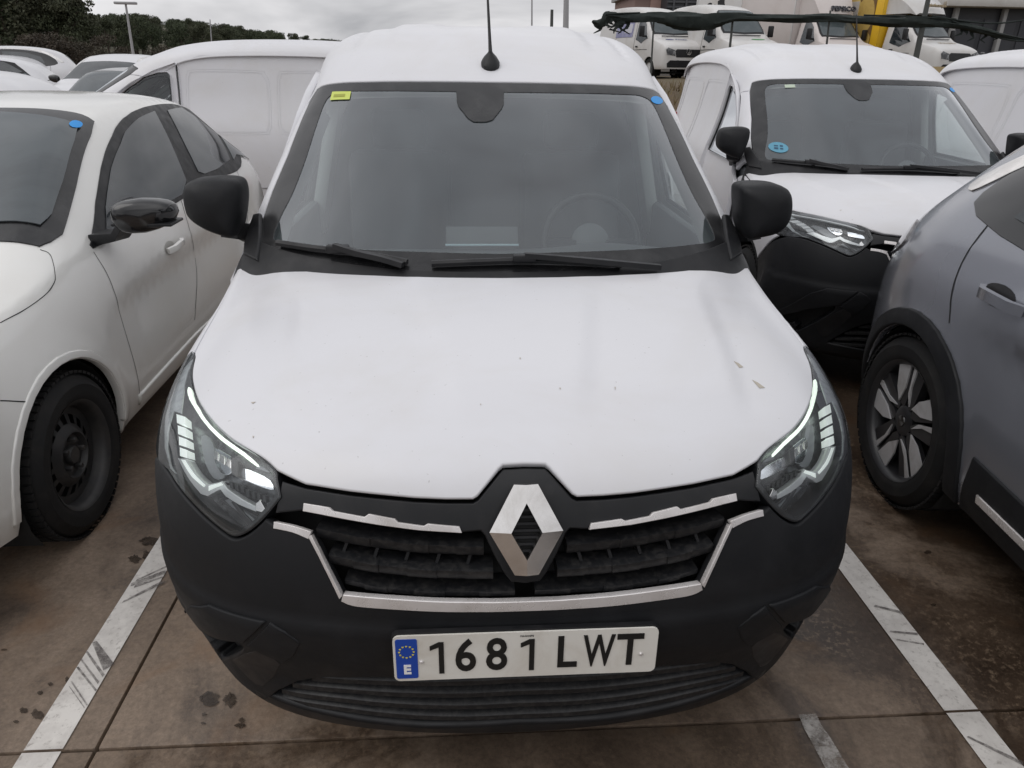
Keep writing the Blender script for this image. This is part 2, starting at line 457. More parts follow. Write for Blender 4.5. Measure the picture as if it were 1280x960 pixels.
def panel(surf, loops, name, material, parent, off=0.0, depth=0.012, r=0.003, step=0.03, label=None, fn=None, smooth=True, rim=True):
    """a panel lying on the surface: outline loops (first outer, rest holes) in uv, rounded rim going in by depth"""
    if len(loops) and not isinstance(loops[0][0], (tuple, list, np.ndarray)): loops = [loops]
    if not len(loops) or len(loops[0]) < 3:
        print('EMPTY PANEL', name, parent.name if parent else ''); return parent
    rings = []
    for li, L in enumerate(loops):
        A = resample(L, step*0.6)
        ar = area2(A)
        if (ar < 0) == (li == 0): A = A[::-1]
        rings.append(A)
    V2, V3 = [], []; edges = []; faces = []; ringsA = []
    rimdata = []
    for A in rings:
        P, su, sv, n = surf.frame(A)
        t = np.roll(P, -1, 0)-np.roll(P, 1, 0); t /= np.linalg.norm(t, axis=1, keepdims=True)+1e-12
        nn = -n if surf.flip else n
        inw = np.cross(nn, t)
        rr = r if rim else 0.0
        # uv step of the inset
        E = np.einsum('ij,ij->i', su, su); F = np.einsum('ij,ij->i', su, sv); G = np.einsum('ij,ij->i', sv, sv)
        a = np.einsum('ij,ij->i', su, inw)*rr; b = np.einsum('ij,ij->i', sv, inw)*rr
        det = E*G-F*F+1e-12; du = (a*G-b*F)/det; dv = (b*E-a*F)/det
        UV = A+np.clip(np.stack([du, dv], 1), -4*rr-1e-9, 4*rr+1e-9)
        ringsA.append(UV)
        rimdata.append((P+n*off, inw, n))
    allA = np.concatenate(ringsA)
    k = 0; es = []
    for UV in ringsA:
        m_ = len(UV); es += [(k+i, k+(i+1) % m_) for i in range(m_)]; k += m_
    lo, hi = allA.min(0), allA.max(0)
    gx = np.arange(lo[0], hi[0], step); gy = np.arange(lo[1], hi[1], step)
    pts = np.zeros((0, 2))
    if len(gx) and len(gy):
        X, Y = np.meshgrid(gx+step*0.37, gy+step*0.41); X[1::2] += step*0.5
        Q = np.stack([X.ravel(), Y.ravel()], 1)
        Q = Q[in_poly(Q, ringsA)]
        if len(Q):
            keep = np.ones(len(Q), bool)
            for i in range(0, len(allA), 64):
                d = np.linalg.norm(Q[:, None]-allA[None, i:i+64], axis=2).min(1); keep &= d > step*0.38
            pts = Q[keep]
    allp = np.concatenate([allA, pts])
    vo, eo, fo, ov, oe, of = delaunay_2d_cdt([Vector(p) for p in allp], es, [], 0, 1e-7)
    VV = np.array([tuple(v) for v in vo])
    cen = np.array([VV[list(f)].mean(0) for f in fo])
    ok = in_poly(cen, ringsA)
    P, su, sv, n = surf.frame(VV)
    P = P+n*off
    if fn is not None: P = fn(P, VV, n)
    verts = [tuple(p) for p in P]
    tri = [tuple(f) for f, g in zip(fo, ok) if g]
    if surf.flip: tri = [f[::-1] for f in tri]
    # map ring vertices to output indices
    inv = {}
    for newi, olds in enumerate(ov):
        for o_ in olds: inv[o_] = newi
    k = 0
    if depth > 0:
        for UV, (P0, inw, n0) in zip(ringsA, rimdata):
            m_ = len(UV); base = len(verts)
            b1 = P0-n0*r*0.9+inw*r*0.06; b2 = P0-n0*depth+inw*0.001
            verts += [tuple(p) for p in b1]; verts += [tuple(p) for p in b2]
            for i in range(m_):
                j = (i+1) % m_; a0, a1 = inv.get(k+i), inv.get(k+j)
                if a0 is None or a1 is None: continue
                q1 = (a0, base+i, base+j, a1); q2 = (base+i, base+m_+i, base+m_+j, base+j)
                if surf.flip: q1, q2 = q1[::-1], q2[::-1]
                tri += [q1, q2]
            k += m_
    o = mesh_obj(name, verts, tri, material, parent, smooth)
    if smooth:
        o.data.set_sharp_from_angle(angle=R(62))
        if fn is None:
            nn = np.zeros((len(verts), 3)); nn[:len(n)] = n
            o.data.normals_split_custom_set_from_vertices([tuple(q) for q in nn])
    if label: o['label'] = label
    return o

def mir(uv): return [(-u, v) for u, v in uv]
def sym(half):
    """half outline from the centre line outwards and back to it -> whole outline"""
    return list(half)+[(-u, v) for u, v in half[::-1] if abs(u) > 1e-4]
def ribbon(line, w0, w1=None):
    """outline of a strip along a uv line; w0 to the left of travel, w1 to the right"""
    w1 = w0 if w1 is None else w1
    A = np.array(line, float); t = np.gradient(A, axis=0); t /= np.linalg.norm(t, axis=1, keepdims=True)+1e-12
    nrm = np.stack([-t[:, 1], t[:, 0]], 1)
    return [tuple(p) for p in A+nrm*w0]+[tuple(p) for p in (A-nrm*w1)[::-1]]
# ------------------------------------------------------------------ ground: concrete slabs, painted bay lines, stains
def concrete_mat(name, dark=0.0):
    m, n, l = nodes_of(name)
    o = n.new('ShaderNodeOutputMaterial'); p = n.new('ShaderNodeBsdfPrincipled')
    g = n.new('ShaderNodeNewGeometry')
    def nz(scale, detail=6, rough=0.6, dist=0.0):
        t = n.new('ShaderNodeTexNoise'); t.inputs['Scale'].default_value = scale; t.inputs['Detail'].default_value = detail
        t.inputs['Roughness'].default_value = rough; t.inputs['Distortion'].default_value = dist
        l.new(g.outputs['Position'], t.inputs['Vector']); return t.outputs['Fac']
    base = ramp(n, l, nz(1.5, 10, 0.68, 0.4), [(0.34, (0.060, 0.042, 0.030)), (0.46, (0.130, 0.093, 0.066)), (0.56, (0.195, 0.145, 0.106)), (0.68, (0.245, 0.185, 0.138))])
    fine = ramp(n, l, nz(60, 6, 0.8), [(0.3, 0.62), (0.7, 1.32)])
    c = mixc(n, l, 1.0, base, fine, 'MULTIPLY')
    rust = ramp(n, l, nz(2.7, 5, 0.55, 0.8), [(0.56, 0.0), (0.70, 0.55)])
    c = mixc(n, l, rust, c, (0.185, 0.105, 0.055))
    # wet, darker patches: more of them towards the right-hand bays
    sp = n.new('ShaderNodeSeparateXYZ'); l.new(g.outputs['Position'], sp.inputs[0])
    bias = n.new('ShaderNodeMath'); bias.operation = 'MULTIPLY_ADD'; bias.use_clamp = False
    l.new(sp.outputs['X'], bias.inputs[0]); bias.inputs[1].default_value = 0.065; l.new(nz(0.95, 11, 0.70, 0.6), bias.inputs[2])
    wet = ramp(n, l, bias.outputs[0], [(0.50, 0.0), (0.57, 0.9)])
    c2 = mixc(n, l, 1.0, c, (0.42, 0.39, 0.37), 'MULTIPLY')
    c = mixc(n, l, wet, c, c2)
    fl = mixc(n, l, 1.0, ramp(n, l, nz(42, 7, 0.75), [(0.52, 0.0), (0.60, 0.75)]), ramp(n, l, nz(2.3, 4, 0.6), [(0.42, 0.0), (0.60, 1.0)]), 'MULTIPLY')     # pale flecks worn out of the wet skin
    c = mixc(n, l, fl, c, (0.20, 0.145, 0.10))
    l.new(c, p.inputs['Base Color'])
    rr = n.new('ShaderNodeMapRange'); l.new(wet, rr.inputs[0]); rr.inputs[3].default_value = 0.60; rr.inputs[4].default_value = 0.24
    l.new(rr.outputs[0], p.inputs['Roughness'])
    b = n.new('ShaderNodeBump'); b.inputs['Strength'].default_value = 0.35; b.inputs['Distance'].default_value = 0.004
    l.new(nz(55, 6, 0.7), b.inputs['Height']); l.new(b.outputs[0], p.inputs['Normal'])
    l.new(p.outputs[0], o.inputs[0]); MATS[name] = m
    return m
concrete = concrete_mat('concrete')
joint_dark = mat('joint_dark', (0.012, 0.010, 0.009), 0.9)
JX = px_plane(173, 837).x; JY = px_plane(640, 914.5).y
SLAB = 5.0
ground = mesh_obj('ground', [(-400, -300, -0.035), (400, -300, -0.035), (400, 500, -0.035), (-400, 500, -0.035)], [(0, 1, 2, 3)], joint_dark, None, False)
ground['kind'] = 'structure'
far_sheet = mesh_obj('ground_far', [(-400, 24.0, -0.006), (400, 24.0, -0.006), (400, 500, -0.006), (-400, 500, -0.006)], [(0, 1, 2, 3)], concrete, ground, False)
g_ = 0.004
sm = MB().box((SLAB/2, SLAB/2, -0.03), (SLAB-2*g_, SLAB-2*g_, 0.06), bev=0.004)
first = sm.build('concrete_slab', concrete, ground)
for i in range(-5, 5):
    for j in range(-2, 5):
        o_ = first if (i, j) == (-5, -2) else first.copy()
        if o_ is not first: scene.collection.objects.link(o_); o_.parent = ground
        o_.location = (JX+i*SLAB, JY+j*SLAB, 0)

def line_mat(name, wear=0.35, fade=0.0):
    m, n, l = nodes_of(name)
    o = n.new('ShaderNodeOutputMaterial'); p = n.new('ShaderNodeBsdfPrincipled'); tr = n.new('ShaderNodeBsdfTransparent'); mx = n.new('ShaderNodeMixShader')
    g = n.new('ShaderNodeNewGeometry')
    def nz(scale, detail=6, rough=0.6, stretch=None):
        t = n.new('ShaderNodeTexNoise'); t.inputs['Scale'].default_value = scale; t.inputs['Detail'].default_value = detail; t.inputs['Roughness'].default_value = rough
        if stretch:
            mp = n.new('ShaderNodeMapping'); mp.inputs['Scale'].default_value = stretch[0]; mp.inputs['Rotation'].default_value = (0, 0, stretch[1])
            l.new(g.outputs['Position'], mp.inputs[0]); l.new(mp.outputs[0], t.inputs['Vector'])
        else: l.new(g.outputs['Position'], t.inputs['Vector'])
        return t.outputs['Fac']
    c = ramp(n, l, nz(9, 6, 0.7), [(0.3, (0.50, 0.47, 0.44)), (0.6, (0.70, 0.67, 0.63))])
    gr = ramp(n, l, nz(60, 4, 0.7), [(0.56, 0.0), (0.72, 0.6)])
    c = mixc(n, l, gr, c, (0.16, 0.13, 0.11))
    l.new(c, p.inputs['Base Color']); p.inputs['Roughness'].default_value = 0.6
    a = ramp(n, l, nz(21, 8, 0.78), [(0.60+0.1*(1-wear)-fade*0.32, 1.0-fade*0.62), (0.68+0.1*(1-wear)-fade*0.15, 0.12)])
    l.new(a, mx.inputs[0]); l.new(tr.outputs[0], mx.inputs[1]); l.new(p.outputs[0], mx.inputs[2]); l.new(mx.outputs[0], o.inputs[0])
    MATS[name] = m
    return m
paint_line = line_mat('line_paint'); paint_faded = line_mat('line_paint_faded', 0.8, 0.7)
XL, XR = px_plane(68, 916).x, px_plane(1219, 912).x
def bay_line(x, y0, y1, w=0.098, m=paint_line, lab=None):
    o_ = mesh_obj('bay_line', [(x-w/2, y0, 0.004), (x+w/2, y0, 0.004), (x+w/2, y1, 0.004), (x-w/2, y1, 0.004)], [(0, 1, 2, 3)], m, None, False)
    o_['kind'] = 'structure'
    return o_
dirL = (px_plane(207, 690)-px_plane(68, 916)); dirR = (px_plane(1052-4, 690)-px_plane(1219, 912))
for x in (XL, XR, XL-2.48, XR+2.48, XR+4.96):
    bay_line(x, JY+0.004, JY+5.0-0.004); bay_line(x, JY-2.2, JY-0.004)
# worn stump of an older line
q = [px_plane(x, y, 0.0045) for x, y in ((998, 893), (1020, 892), (1028, 908), (1040, 925), (1062, 962), (1034, 964), (1016, 930), (1006, 912))]
o_ = mesh_obj('worn_line', q, [tuple(range(len(q)))], paint_faded, None, False); o_['kind'] = 'structure'
# tyre scuffs over the paint
def stain_mat(name, col, lo, hi, scale, rough=0.6):
    m, n, l = nodes_of(name); o = n.new('ShaderNodeOutputMaterial'); p = n.new('ShaderNodeBsdfPrincipled'); tr = n.new('ShaderNodeBsdfTransparent'); mx = n.new('ShaderNodeMixShader')
    p.inputs['Base Color'].default_value = (*col, 1); p.inputs['Roughness'].default_value = rough
    l.new(ramp(n, l, obj_noise(n, l, scale, 6, 0.75), [(0.35, lo), (0.62, hi)]), mx.inputs[0])
    l.new(tr.outputs[0], mx.inputs[1]); l.new(p.outputs[0], mx.inputs[2]); l.new(mx.outputs[0], o.inputs[0]); MATS[name] = m
    return m
scuff = stain_mat('tyre_scuff', (0.12, 0.105, 0.10), 0.15, 0.75, 45.0, 0.75)
def scuffs(quads):
    for q in quads:
        p_ = [px_plane(x, y, 0.0062) for x, y in q]
        mesh_obj('tyre_scuff', p_, [tuple(range(len(p_)))], scuff, ground, False)
scuffs([[(115,803),(121,801),(143,830),(129,838)], [(107,815),(109.5,813.5),(131,843),(128,846)], [(100,824),(102,823),(124,852),(122,855)], [(95,834),(98,833),(121,862),(119,864)], [(88,852),(90,851),(110,881),(108,882)], [(86,858),(87,857.5),(106,884),(105,885)],
        [(163,733),(164,729),(207,712),(208,717)], [(169,727),(171,724),(208,707),(208,709)], [(152,754),(154,751),(206,724),(207,728)], [(167,735),(169,731),(206,719),(206,721)],
        [(1092,758),(1094,756),(1128,764),(1131,768)], [(1112,790),(1113,788),(1147,791),(1148,794)], [(1120,800),(1121,798.5),(1155,804),(1155,806)], [(1208,921),(1211,920),(1279,952),(1279,957)]])
# drips and oil spots
oil = stain_mat('oil_spot', (0.040, 0.028, 0.020), 0.35, 0.85, 30.0, 0.35)
rs = random.Random(3)
for (x, y, w, h) in ((30,888,6,4), (47,893,9,7), (20,902,4,2.5), (50,866,4,3), (63,855,4,2.5), (84,850,3,5), (168,699,9,6), (184,694,7,7), (187,676,14,6), (262,873,14,10), (287,875,9,10), (254,904,4,2), (302,900,5,4), (300,907,7,4), (1160,690,5,3), (1167,756,4,2), (255,893,4,2.5), (5,812,5,1.5)):
    pts = [px_plane(x+w*math.cos(a)*rs.uniform(.62, 1.1), y+h*math.sin(a)*rs.uniform(.62, 1.1), 0.0030) for a in np.linspace(0, 2*math.pi, 25)[:-1]]
    pts = [Vector((p[0], p[1], 0.0030)) for p in spline_pts([tuple(p) for p in pts], 2, True)]
    mesh_obj('oil_spot', pts, [tuple(range(len(pts)))], oil, ground, False)
# ------------------------------------------------------------------ the white van facing the camera
VAN_LABEL = 'white panel van with lit daytime lamps and number plate 1681 LWT'
van = thing('delivery_van', VAN_LABEL, 'van', (0, 0, 0), 0, 'white vans of one model with black bumpers')
WHEEL_Y, WHEEL_Z, ARCH_R = 0.90, 0.32, 0.375
ctr = [(.17,.185),(.095,.215),(.075,.30),(.05,.42),(.02,.53),(.005,.64),(.02,.75),(.055,.85),(.105,.93),(.22,.985),(.42,1.025),(.62,1.045),(.82,1.058),(1.02,1.066),(1.2,1.07),(1.38,1.075)]
PHI = [-28,-16,-3,10,22,34,46,57,68,80,93,106,120,135,150,162]
colx = [0,.2,.4,.555,.69,.785,.845]
offy = [0,.006,.030,.072,.148,.262,.385]
drop = [0,.003,.012,.026,.046,.074,.12]
wfac = [.92,.955,.98,.99,1,1,1,.995,.985,.985,.985,.985,.985,.985,.985,.985]
dfac = [0,0,0,0,0,.05,.2,.5,.8,1,1,1,.75,.25,.0,0]
col6 = [(.785,.50,.20),(.822,.45,.235),(.848,.43,.32),(.855,.42,.43),(.852,.41,.53),(.850,.41,.62),(.850,.42,.70),(.851,.44,.775),(.85,.475,.835),(.85,.54,.88),(.853,.68,.925),(.855,.86,.955),(.857,1.05,.98),(.858,1.24,1.03),(.857,1.42,1.062),(.856,1.58,1.075)]
rows = []
for ri, (y, z) in enumerate(ctr):
    row = []
    for c in range(7):
        row.append((colx[c]*wfac[ri], y+offy[c]*(1.0 if ri < 9 else 0.96), z-drop[c]*dfac[ri]+(0.035*(c/6)**2 if ri < 3 else 0)))
    row[6] = col6[ri]
    ph = R(PHI[ri]); ax = (.86, .878, .888, .886, .877, .866, .858, .855)[min(ri, 7)]-(0.03 if ri < 2 else 0)
    e = Vector((ax, WHEEL_Y-ARCH_R*math.cos(ph), WHEEL_Z+ARCH_R*math.sin(ph)))
    p6 = Vector(row[6]); q = p6.lerp(e, 0.5); q.x = max(p6.x, e.x)*0.5+e.x*0.5+0.002
    row.append(tuple(q)); row.append(tuple(e))
    rows.append(row)

def hood_disp(P):
    x, y = np.abs(P[:, 0]), P[:, 1]; z = P[:, 2].copy()
    on = np.clip((z-0.93)/0.05, 0, 1)*np.clip((y-0.2)/0.12, 0, 1)
    f_ = np.clip((1.12-y)/0.55, 0, 1); on *= f_*f_*(3-2*f_)
    xr = 0.475+0.16*np.clip(y-0.2, 0, 1)      # raised middle of the bonnet, its edges splaying rearwards
    t = np.clip((xr+0.028-x)/0.056, 0, 1); z += on*0.010*(t*t*(3-2*t))
    xr = 0.13+0.18*np.clip(y-0.2, 0, 1)
    t = np.clip((xr+0.03-x)/0.06, 0, 1); z += on*0.008*(t*t*(3-2*t))
    Q = P.copy(); Q[:, 2] = z
    s_ = np.clip((0.632-z)/0.035, 0, 1); s_ = s_*s_*(3-2*s_)*np.clip((z-0.40)/0.12, 0, 1)     # swage across the bumper under the bright strip
    Q[:, 1] -= 0.011*s_*(y < 0.5); Q[:, 0] *= 1+0.004*s_*(y < 0.5)
    return Q
LOW = Surf(rows, disp=hood_disp)
def L(pts, n=5): return LOW.pxs(spline_pts(pts, n)) if n > 1 else LOW.pxs(pts)

# bonnet
hood_lead = [(0.0, LOW.px(656, 579.5)[1])]
lead_px = [(684,580),(689,584),(718,618),(724,621.5),(757,620),(795,616.5),(870,605),(920,594),(948,585)]
lead = [LOW.px(x-2.5, y) for x, y in lead_px]
lamp_px = [(345.5,588),(331,574.5),(309,561),(285,546),(263,524),(247,500),(240.5,480),(239.5,464),(243,446)]
lampL = LOW.pxs(spline_pts(lamp_px, 4)); lampedge = [(-u, v) for u, v in lampL]     # lamp edge of the bonnet, to the +x side
rear_px = [(945,324),(926,319.5),(909,326),(881,334),(850,338.5),(780,343),(700,346)]
rearR = [LOW.px(x, y) for x, y in rear_px]
rear_c = LOW.px(640, 347)
sideu = lambda v: float(np.interp(v, [lampedge[-1][1], rearR[0][1]], [lampedge[-1][0]+.012, rearR[0][0]+0.012]))
v0, v1 = lampedge[-1][1]+.02, rearR[0][1]
side_line = [(sideu(v), v) for v in np.linspace(v0, v1+0.0, 12)]
corner = lead[:8]
half = hood_lead+corner+lampedge+side_line+rearR+[(0.0, rear_c[1])]
panel(LOW, sym(half), 'bonnet', white_paint, van, depth=0.02, r=0.005, step=0.022)
fleck = mat('dirt_fleck', (0.44, 0.40, 0.34), 0.8)
for q in ([(917,451.5),(923,454),(929,459),(924,460)], [(940,475),(947,478.5),(956,485),(949,485.5)], [(699,485),(701,485),(700.5,487.5)], [(649,447.5),(651,447.5),(650.5,449.5)], [(314,503),(320,502.5),(316,505)], [(316,545),(318,545.5),(316.5,548)], [(768,484),(769.5,484),(769,488)], [(600,505),(601.5,505),(601,507)]):
    panel(LOW, [LOW.px(x, y) for x, y in q], 'dirt_fleck', fleck, van, off=0.0012, depth=0.001, r=0.0002, step=0.01)
# dark skin under the panels
panel(LOW, sym([(0, 0.02), (LOW.cu[-1]-0.003, 0.02), (LOW.cu[-1]-0.003, LOW.cv[-1]-0.02), (0, LOW.cv[-1]-0.02)]), 'body_liner', dark_liner, van, off=-0.085, depth=0, step=0.06)

# wings
lampO = LOW.pxs([(203,523),(212,487),(226,459)])
def bumper_top_u(): return None
lamp_out_px = [(350.5,622),(346.5,600),(344,587),(328,571),(304.6,555.5),(281,537),(260,516),(246,495),(240,477),(239.8,455),(243,441)]
lamp_bot_px = [(350.5,622),(331,646),(312.5,663),(295,671),(281,666),(250,640),(224,611),(209,588)]
lampTop = LOW.pxs(spline_pts(lamp_out_px, 4)); lampBot = LOW.pxs(spline_pts(lamp_bot_px, 4))
tipu, tipv = lampTop[-1]; botu, botv = lampBot[-1]
uS = -LOW.cu[-1]
lampRear = spline_pts([(botu, botv), (botu-0.10, botv+0.006), (botu-0.185, botv+0.08), (tipu-0.14, tipv-0.06), (tipu-0.03, tipv+0.015), (tipu, tipv)], 6)
lamp_outline = lampTop[::-1][:-1]+lampBot+lampRear[1:-1]     # closed loop, left lamp
lamp_outline = [tuple(p) for p in lamp_outline]
wing = [(botu-0.15, botv+0.012)]+[(p[0]-0.006, p[1]) for p in lampRear[8:]]+[(-a[0]-0.006, a[1]) for a in side_line[1:]]+[(uS+0.19, LOW.cv[-1]-0.03), (uS+0.004, LOW.cv[-1]-0.03), (uS+0.004, botv-0.045), (uS+0.03, botv-0.03)]
panel(LOW, wing, 'wing', white_paint, van, depth=0.015, r=0.004)
panel(LOW, mir(wing), 'wing', white_paint, van, depth=0.015, r=0.004)

# upper grille panel: from the bonnet edge down to the bright eyebrow trims, with the shield round the emblem
eyeb_low = [(957,628),(922,626),(880,638),(835,649),(790,657),(737,663),(716,662)]
shield_r = [(711,668),(700,693),(686,719),(678,729),(657,732)]
upl = [LOW.px(x-2.5, y) for x, y in [(947,588)]+eyeb_low+shield_r]
upl[-1] = (0.0, upl[-1][1])
up_half = [(0, hood_lead[0][1]-0.006)]+[(u-0.0, v-0.006) for u, v in lead[:8]]+upl
panel(LOW, sym(up_half), 'grille_surround', black_trim, van, off=-0.006, depth=0.03, r=0.004, step=0.025)
# dark chamfer around the emblem
# bumper: outer line, open for the grille and the lower intake
chrome_in = [(957,640),(915,655),(897,695),(880,732),(873,740),(858,745),(770,754),(700,759),(640,761)]
cin = [LOW.px(x-2, y) for x, y in chrome_in]
cin[-1] = (0.0, cin[-1][1])
bump_top = [(0.0, cin[-1][1])]+cin[:-1][::-1]
lampBotR = mir(lampBot)
k0 = max(range(len(lampBotR)), key=lambda i: -abs(lampBotR[i][0]-cin[0][0]))
bump_half = bump_top+[(u, v-0.004) for u, v in lampBotR[4:]]+[(-(botu-0.08), botv+0.004), (-(uS+0.055), botv-0.037), (-(uS+0.004), botv-0.052), (-(uS+0.004), 0.09), (-(uS+0.10), 0.055), (-(uS+0.3), 0.05)]
lip = LOW.pxs([(948,858),(900,885),(840,905),(760,920),(655,925)])
intake_up = [LOW.px(x, y) for x, y in [(655,842),(740,841),(830,834),(890,829),(915,832),(935,842),(944,853)]]
intake_up[0] = (0.0, intake_up[0][1])
bump_half = bump_half+[(intake_up[-1][0]+0.05, 0.06)]+intake_up[::-1]
def bump_fn(P, UV, n):
    # soft horizontal swage in the corners
    return P
fog = LOW.pxs(spline_pts([(233,774),(250,776),(282,794),(302,808),(296,818),(276,823),(258,812),(243,795)], 3, True))
bumper = panel(LOW, [sym(bump_half), fog, mir(fog)], 'front_bumper', black_plastic, van, depth=0.03, r=0.006, step=0.025)
# lower lip
lipv = [LOW.px(655, 903), LOW.px(760, 899), LOW.px(840, 884), LOW.px(890, 869), LOW.px(935, 850)]
lip_half = [(0, lipv[0][1])]+lipv[1:]+[(lipv[-1][0]+0.07, lipv[-1][1]+0.004), (lipv[-1][0]+0.10, 0.05), (lipv[-1][0]-0.02, 0.02), (0, 0.02)]
panel(LOW, sym(lip_half), 'bumper_lip', black_trim, van, depth=0.03, r=0.008, step=0.03)
# lower intake louvres
panel(LOW, sym([(0, 0.05), (intake_up[-1][0]+0.03, 0.07), (intake_up[-1][0]+0.02, intake_up[-1][1]+0.02), (intake_up[2][0], intake_up[2][1]+0.02), (0, intake_up[0][1]+0.02)]), 'intake_back', dark_liner, van, off=-0.06, depth=0, step=0.05)
def louvre(pxl, h, out0, out1, name='louvre', material=grille_plastic):
    """bar on the surface: front edge proud, going back and down into the opening"""
    half = [LOW.px(x, y) for x, y in pxl]; half[0] = (0.0, half[0][1])
    line = [tuple(p) for p in spline_pts(mir(half)[::-1]+half[1:], 6)]
    UV = np.array(line); P, su, sv, n = LOW.frame(UV)
    up = np.cross(n, np.roll(P, -1, 0)-np.roll(P, 1, 0)); 
    prof = [(out0-0.045, h*0.75), (out0-0.006, h*0.5), (out0, h*0.3), (out0, -h*0.35), (out0-0.008, -h*0.5), (out0-0.05, -h*0.4)]
    vs = []
    for p, nn in zip(P, n):
        for a, b in prof: vs.append(p+nn*a+np.array([0, 0, b]))
    k = len(prof); fs = []
    for i in range(len(P)-1):
        for c in range(k-1): fs.append((i*k+c, (i+1)*k+c, (i+1)*k+c+1, i*k+c+1))
    o = mesh_obj(name, vs, fs, material, van); o.data.set_sharp_from_angle(angle=R(40)); return o
for dy, xe in ((0, 902), (15, 922), (30, 932), (44, 930)):
    louvre([(x, 855+dy-(30+dy*.45)*((x-648)/297.0)**2) for x in np.linspace(655, xe, 6)], 0.019, -0.008, 0)

# main grille: backing, two rows of bars either side of the emblem
gb = [(720,655),(900,628),(935,632),(905,705),(880,738),(655,756)]
gbu = [LOW.px(x-2, y) for x, y in gb]
panel(LOW, sym([(0, gbu[0][1])]+gbu[1:-1]+[(0, gbu[-1][1])]), 'grille_back', dark_liner, van, off=-0.075, depth=0, step=0.04)
def grille_bar(pa, h, off, nseg, sgn):
    """one bar of the grille from near the emblem outwards, in stepped blocks"""
    line = [LOW.px(x-2, y) for x, y in pa]
    if sgn < 0: line = mir(line)
    UV = np.array(spline_pts(line, 8)); P, su, sv, n = LOW.frame(UV)
    mb = MB()
    idx = np.linspace(0, len(P)-1, nseg+1)
    for s_ in range(nseg):
        ts = np.linspace(idx[s_], idx[s_+1], 6); hi = (s_ % 2 == 0)
        ds = 0.0 if hi else -0.0025
        prof = [(off-0.05, h*0.9), (off-0.012+ds, h*0.62), (off+ds, h*0.42), (off+ds, -h*0.18), (off-0.006+ds, -h*0.42), (off-0.05, -h*0.25)]
        vs = []
        for t in ts:
            i = int(min(t, len(P)-2)); f = t-i; p = P[i]*(1-f)+P[i+1]*f; nn = n[i]
            for a, b in prof: vs.append(p+nn*a+np.array([0, 0, b]))
        k = len(prof); fs = []
        for i in range(len(ts)-1):
            for c in range(k-1): fs.append((i*k+c, (i+1)*k+c, (i+1)*k+c+1, i*k+c+1))
        fs += [tuple(range(k)), tuple((len(ts)-1)*k+c for c in range(k))]
        mb.add(vs, fs)
    return mb.build('grille_bar', grille_plastic, van)
for sg in (1, -1):
    grille_bar([(712,690),(780,684),(850,672),(912,656)], 0.026, -0.014, 6, sg)
    grille_bar([(700,722),(770,717),(840,706),(898,690)], 0.026, -0.014, 6, sg)
    grille_bar([(672,749),(760,745),(830,736),(880,722)], 0.018, -0.020, 6, sg)
    for t in range(5):   # small webs between the bars
        x0 = 725+t*38; u = LOW.px(x0, 690-t*5); u2 = LOW.px(x0+6, 712-t*6)
        if sg < 0: u, u2 = (-u[0], u[1]), (-u2[0], u2[1])
        a, n1 = LOW.at(u, -0.05); b, n2 = LOW.at(u2, -0.05)
        MB().sweep([a, b], [(-.003, -.02), (.003, -.02), (.003, .02), (-.003, .02)], up=n1).build('grille_web', black_trim, van)

# bright trims
def strip_px(lo, hi, name, material=chrome_dull, off=0.003, both=True, n=6):
    a = [LOW.px(x-2, y) for x, y in (spline_pts(hi, n) if n > 1 else hi)]; b = [LOW.px(x-2, y) for x, y in (spline_pts(lo, n) if n > 1 else lo)]
    loop = a+b[::-1]
    out = [panel(LOW, loop, name, material, van, off=off, depth=0.014, r=0.0012, step=0.012)]
    if both: out.append(panel(LOW, mir(loop), name, material, van, off=off, depth=0.014, r=0.0012, step=0.012))
    return out
strip_px([(923,626),(880,637),(835,647.5),(790,656),(738,662)],
         [(921.5,616.5),(893,623),(889,627.5),(853,636.5),(848,633),(818,640.5),(814,645),(784,651),(779,648.5),(741,654)], 'eyebrow_trim', n=1)
strip_px([(956,645),(935,651),(917,660)], [(955,637),(934,643),(914,651)], 'bumper_trim', n=3)
strip_px([(917.5,657),(899,697),(882,734)], [(914,655),(896,695),(879,731)], 'bumper_trim', n=3)
ha = [(0.0, LOW.px(640, 751.5)[1])]+[LOW.px(x-2, y) for x, y in spline_pts([(700,749.5),(770,744),(840,735),(878,729)], 4)]
hb = [(0.0, LOW.px(640, 764)[1])]+[LOW.px(x-2, y) for x, y in spline_pts([(700,762),(770,757),(845,747.5),(868,743),(880,737)], 4)]
panel(LOW, sym(ha+hb[::-1]), 'bumper_trim', chrome_dull, van, off=0.003, depth=0.016, r=0.002, step=0.012)

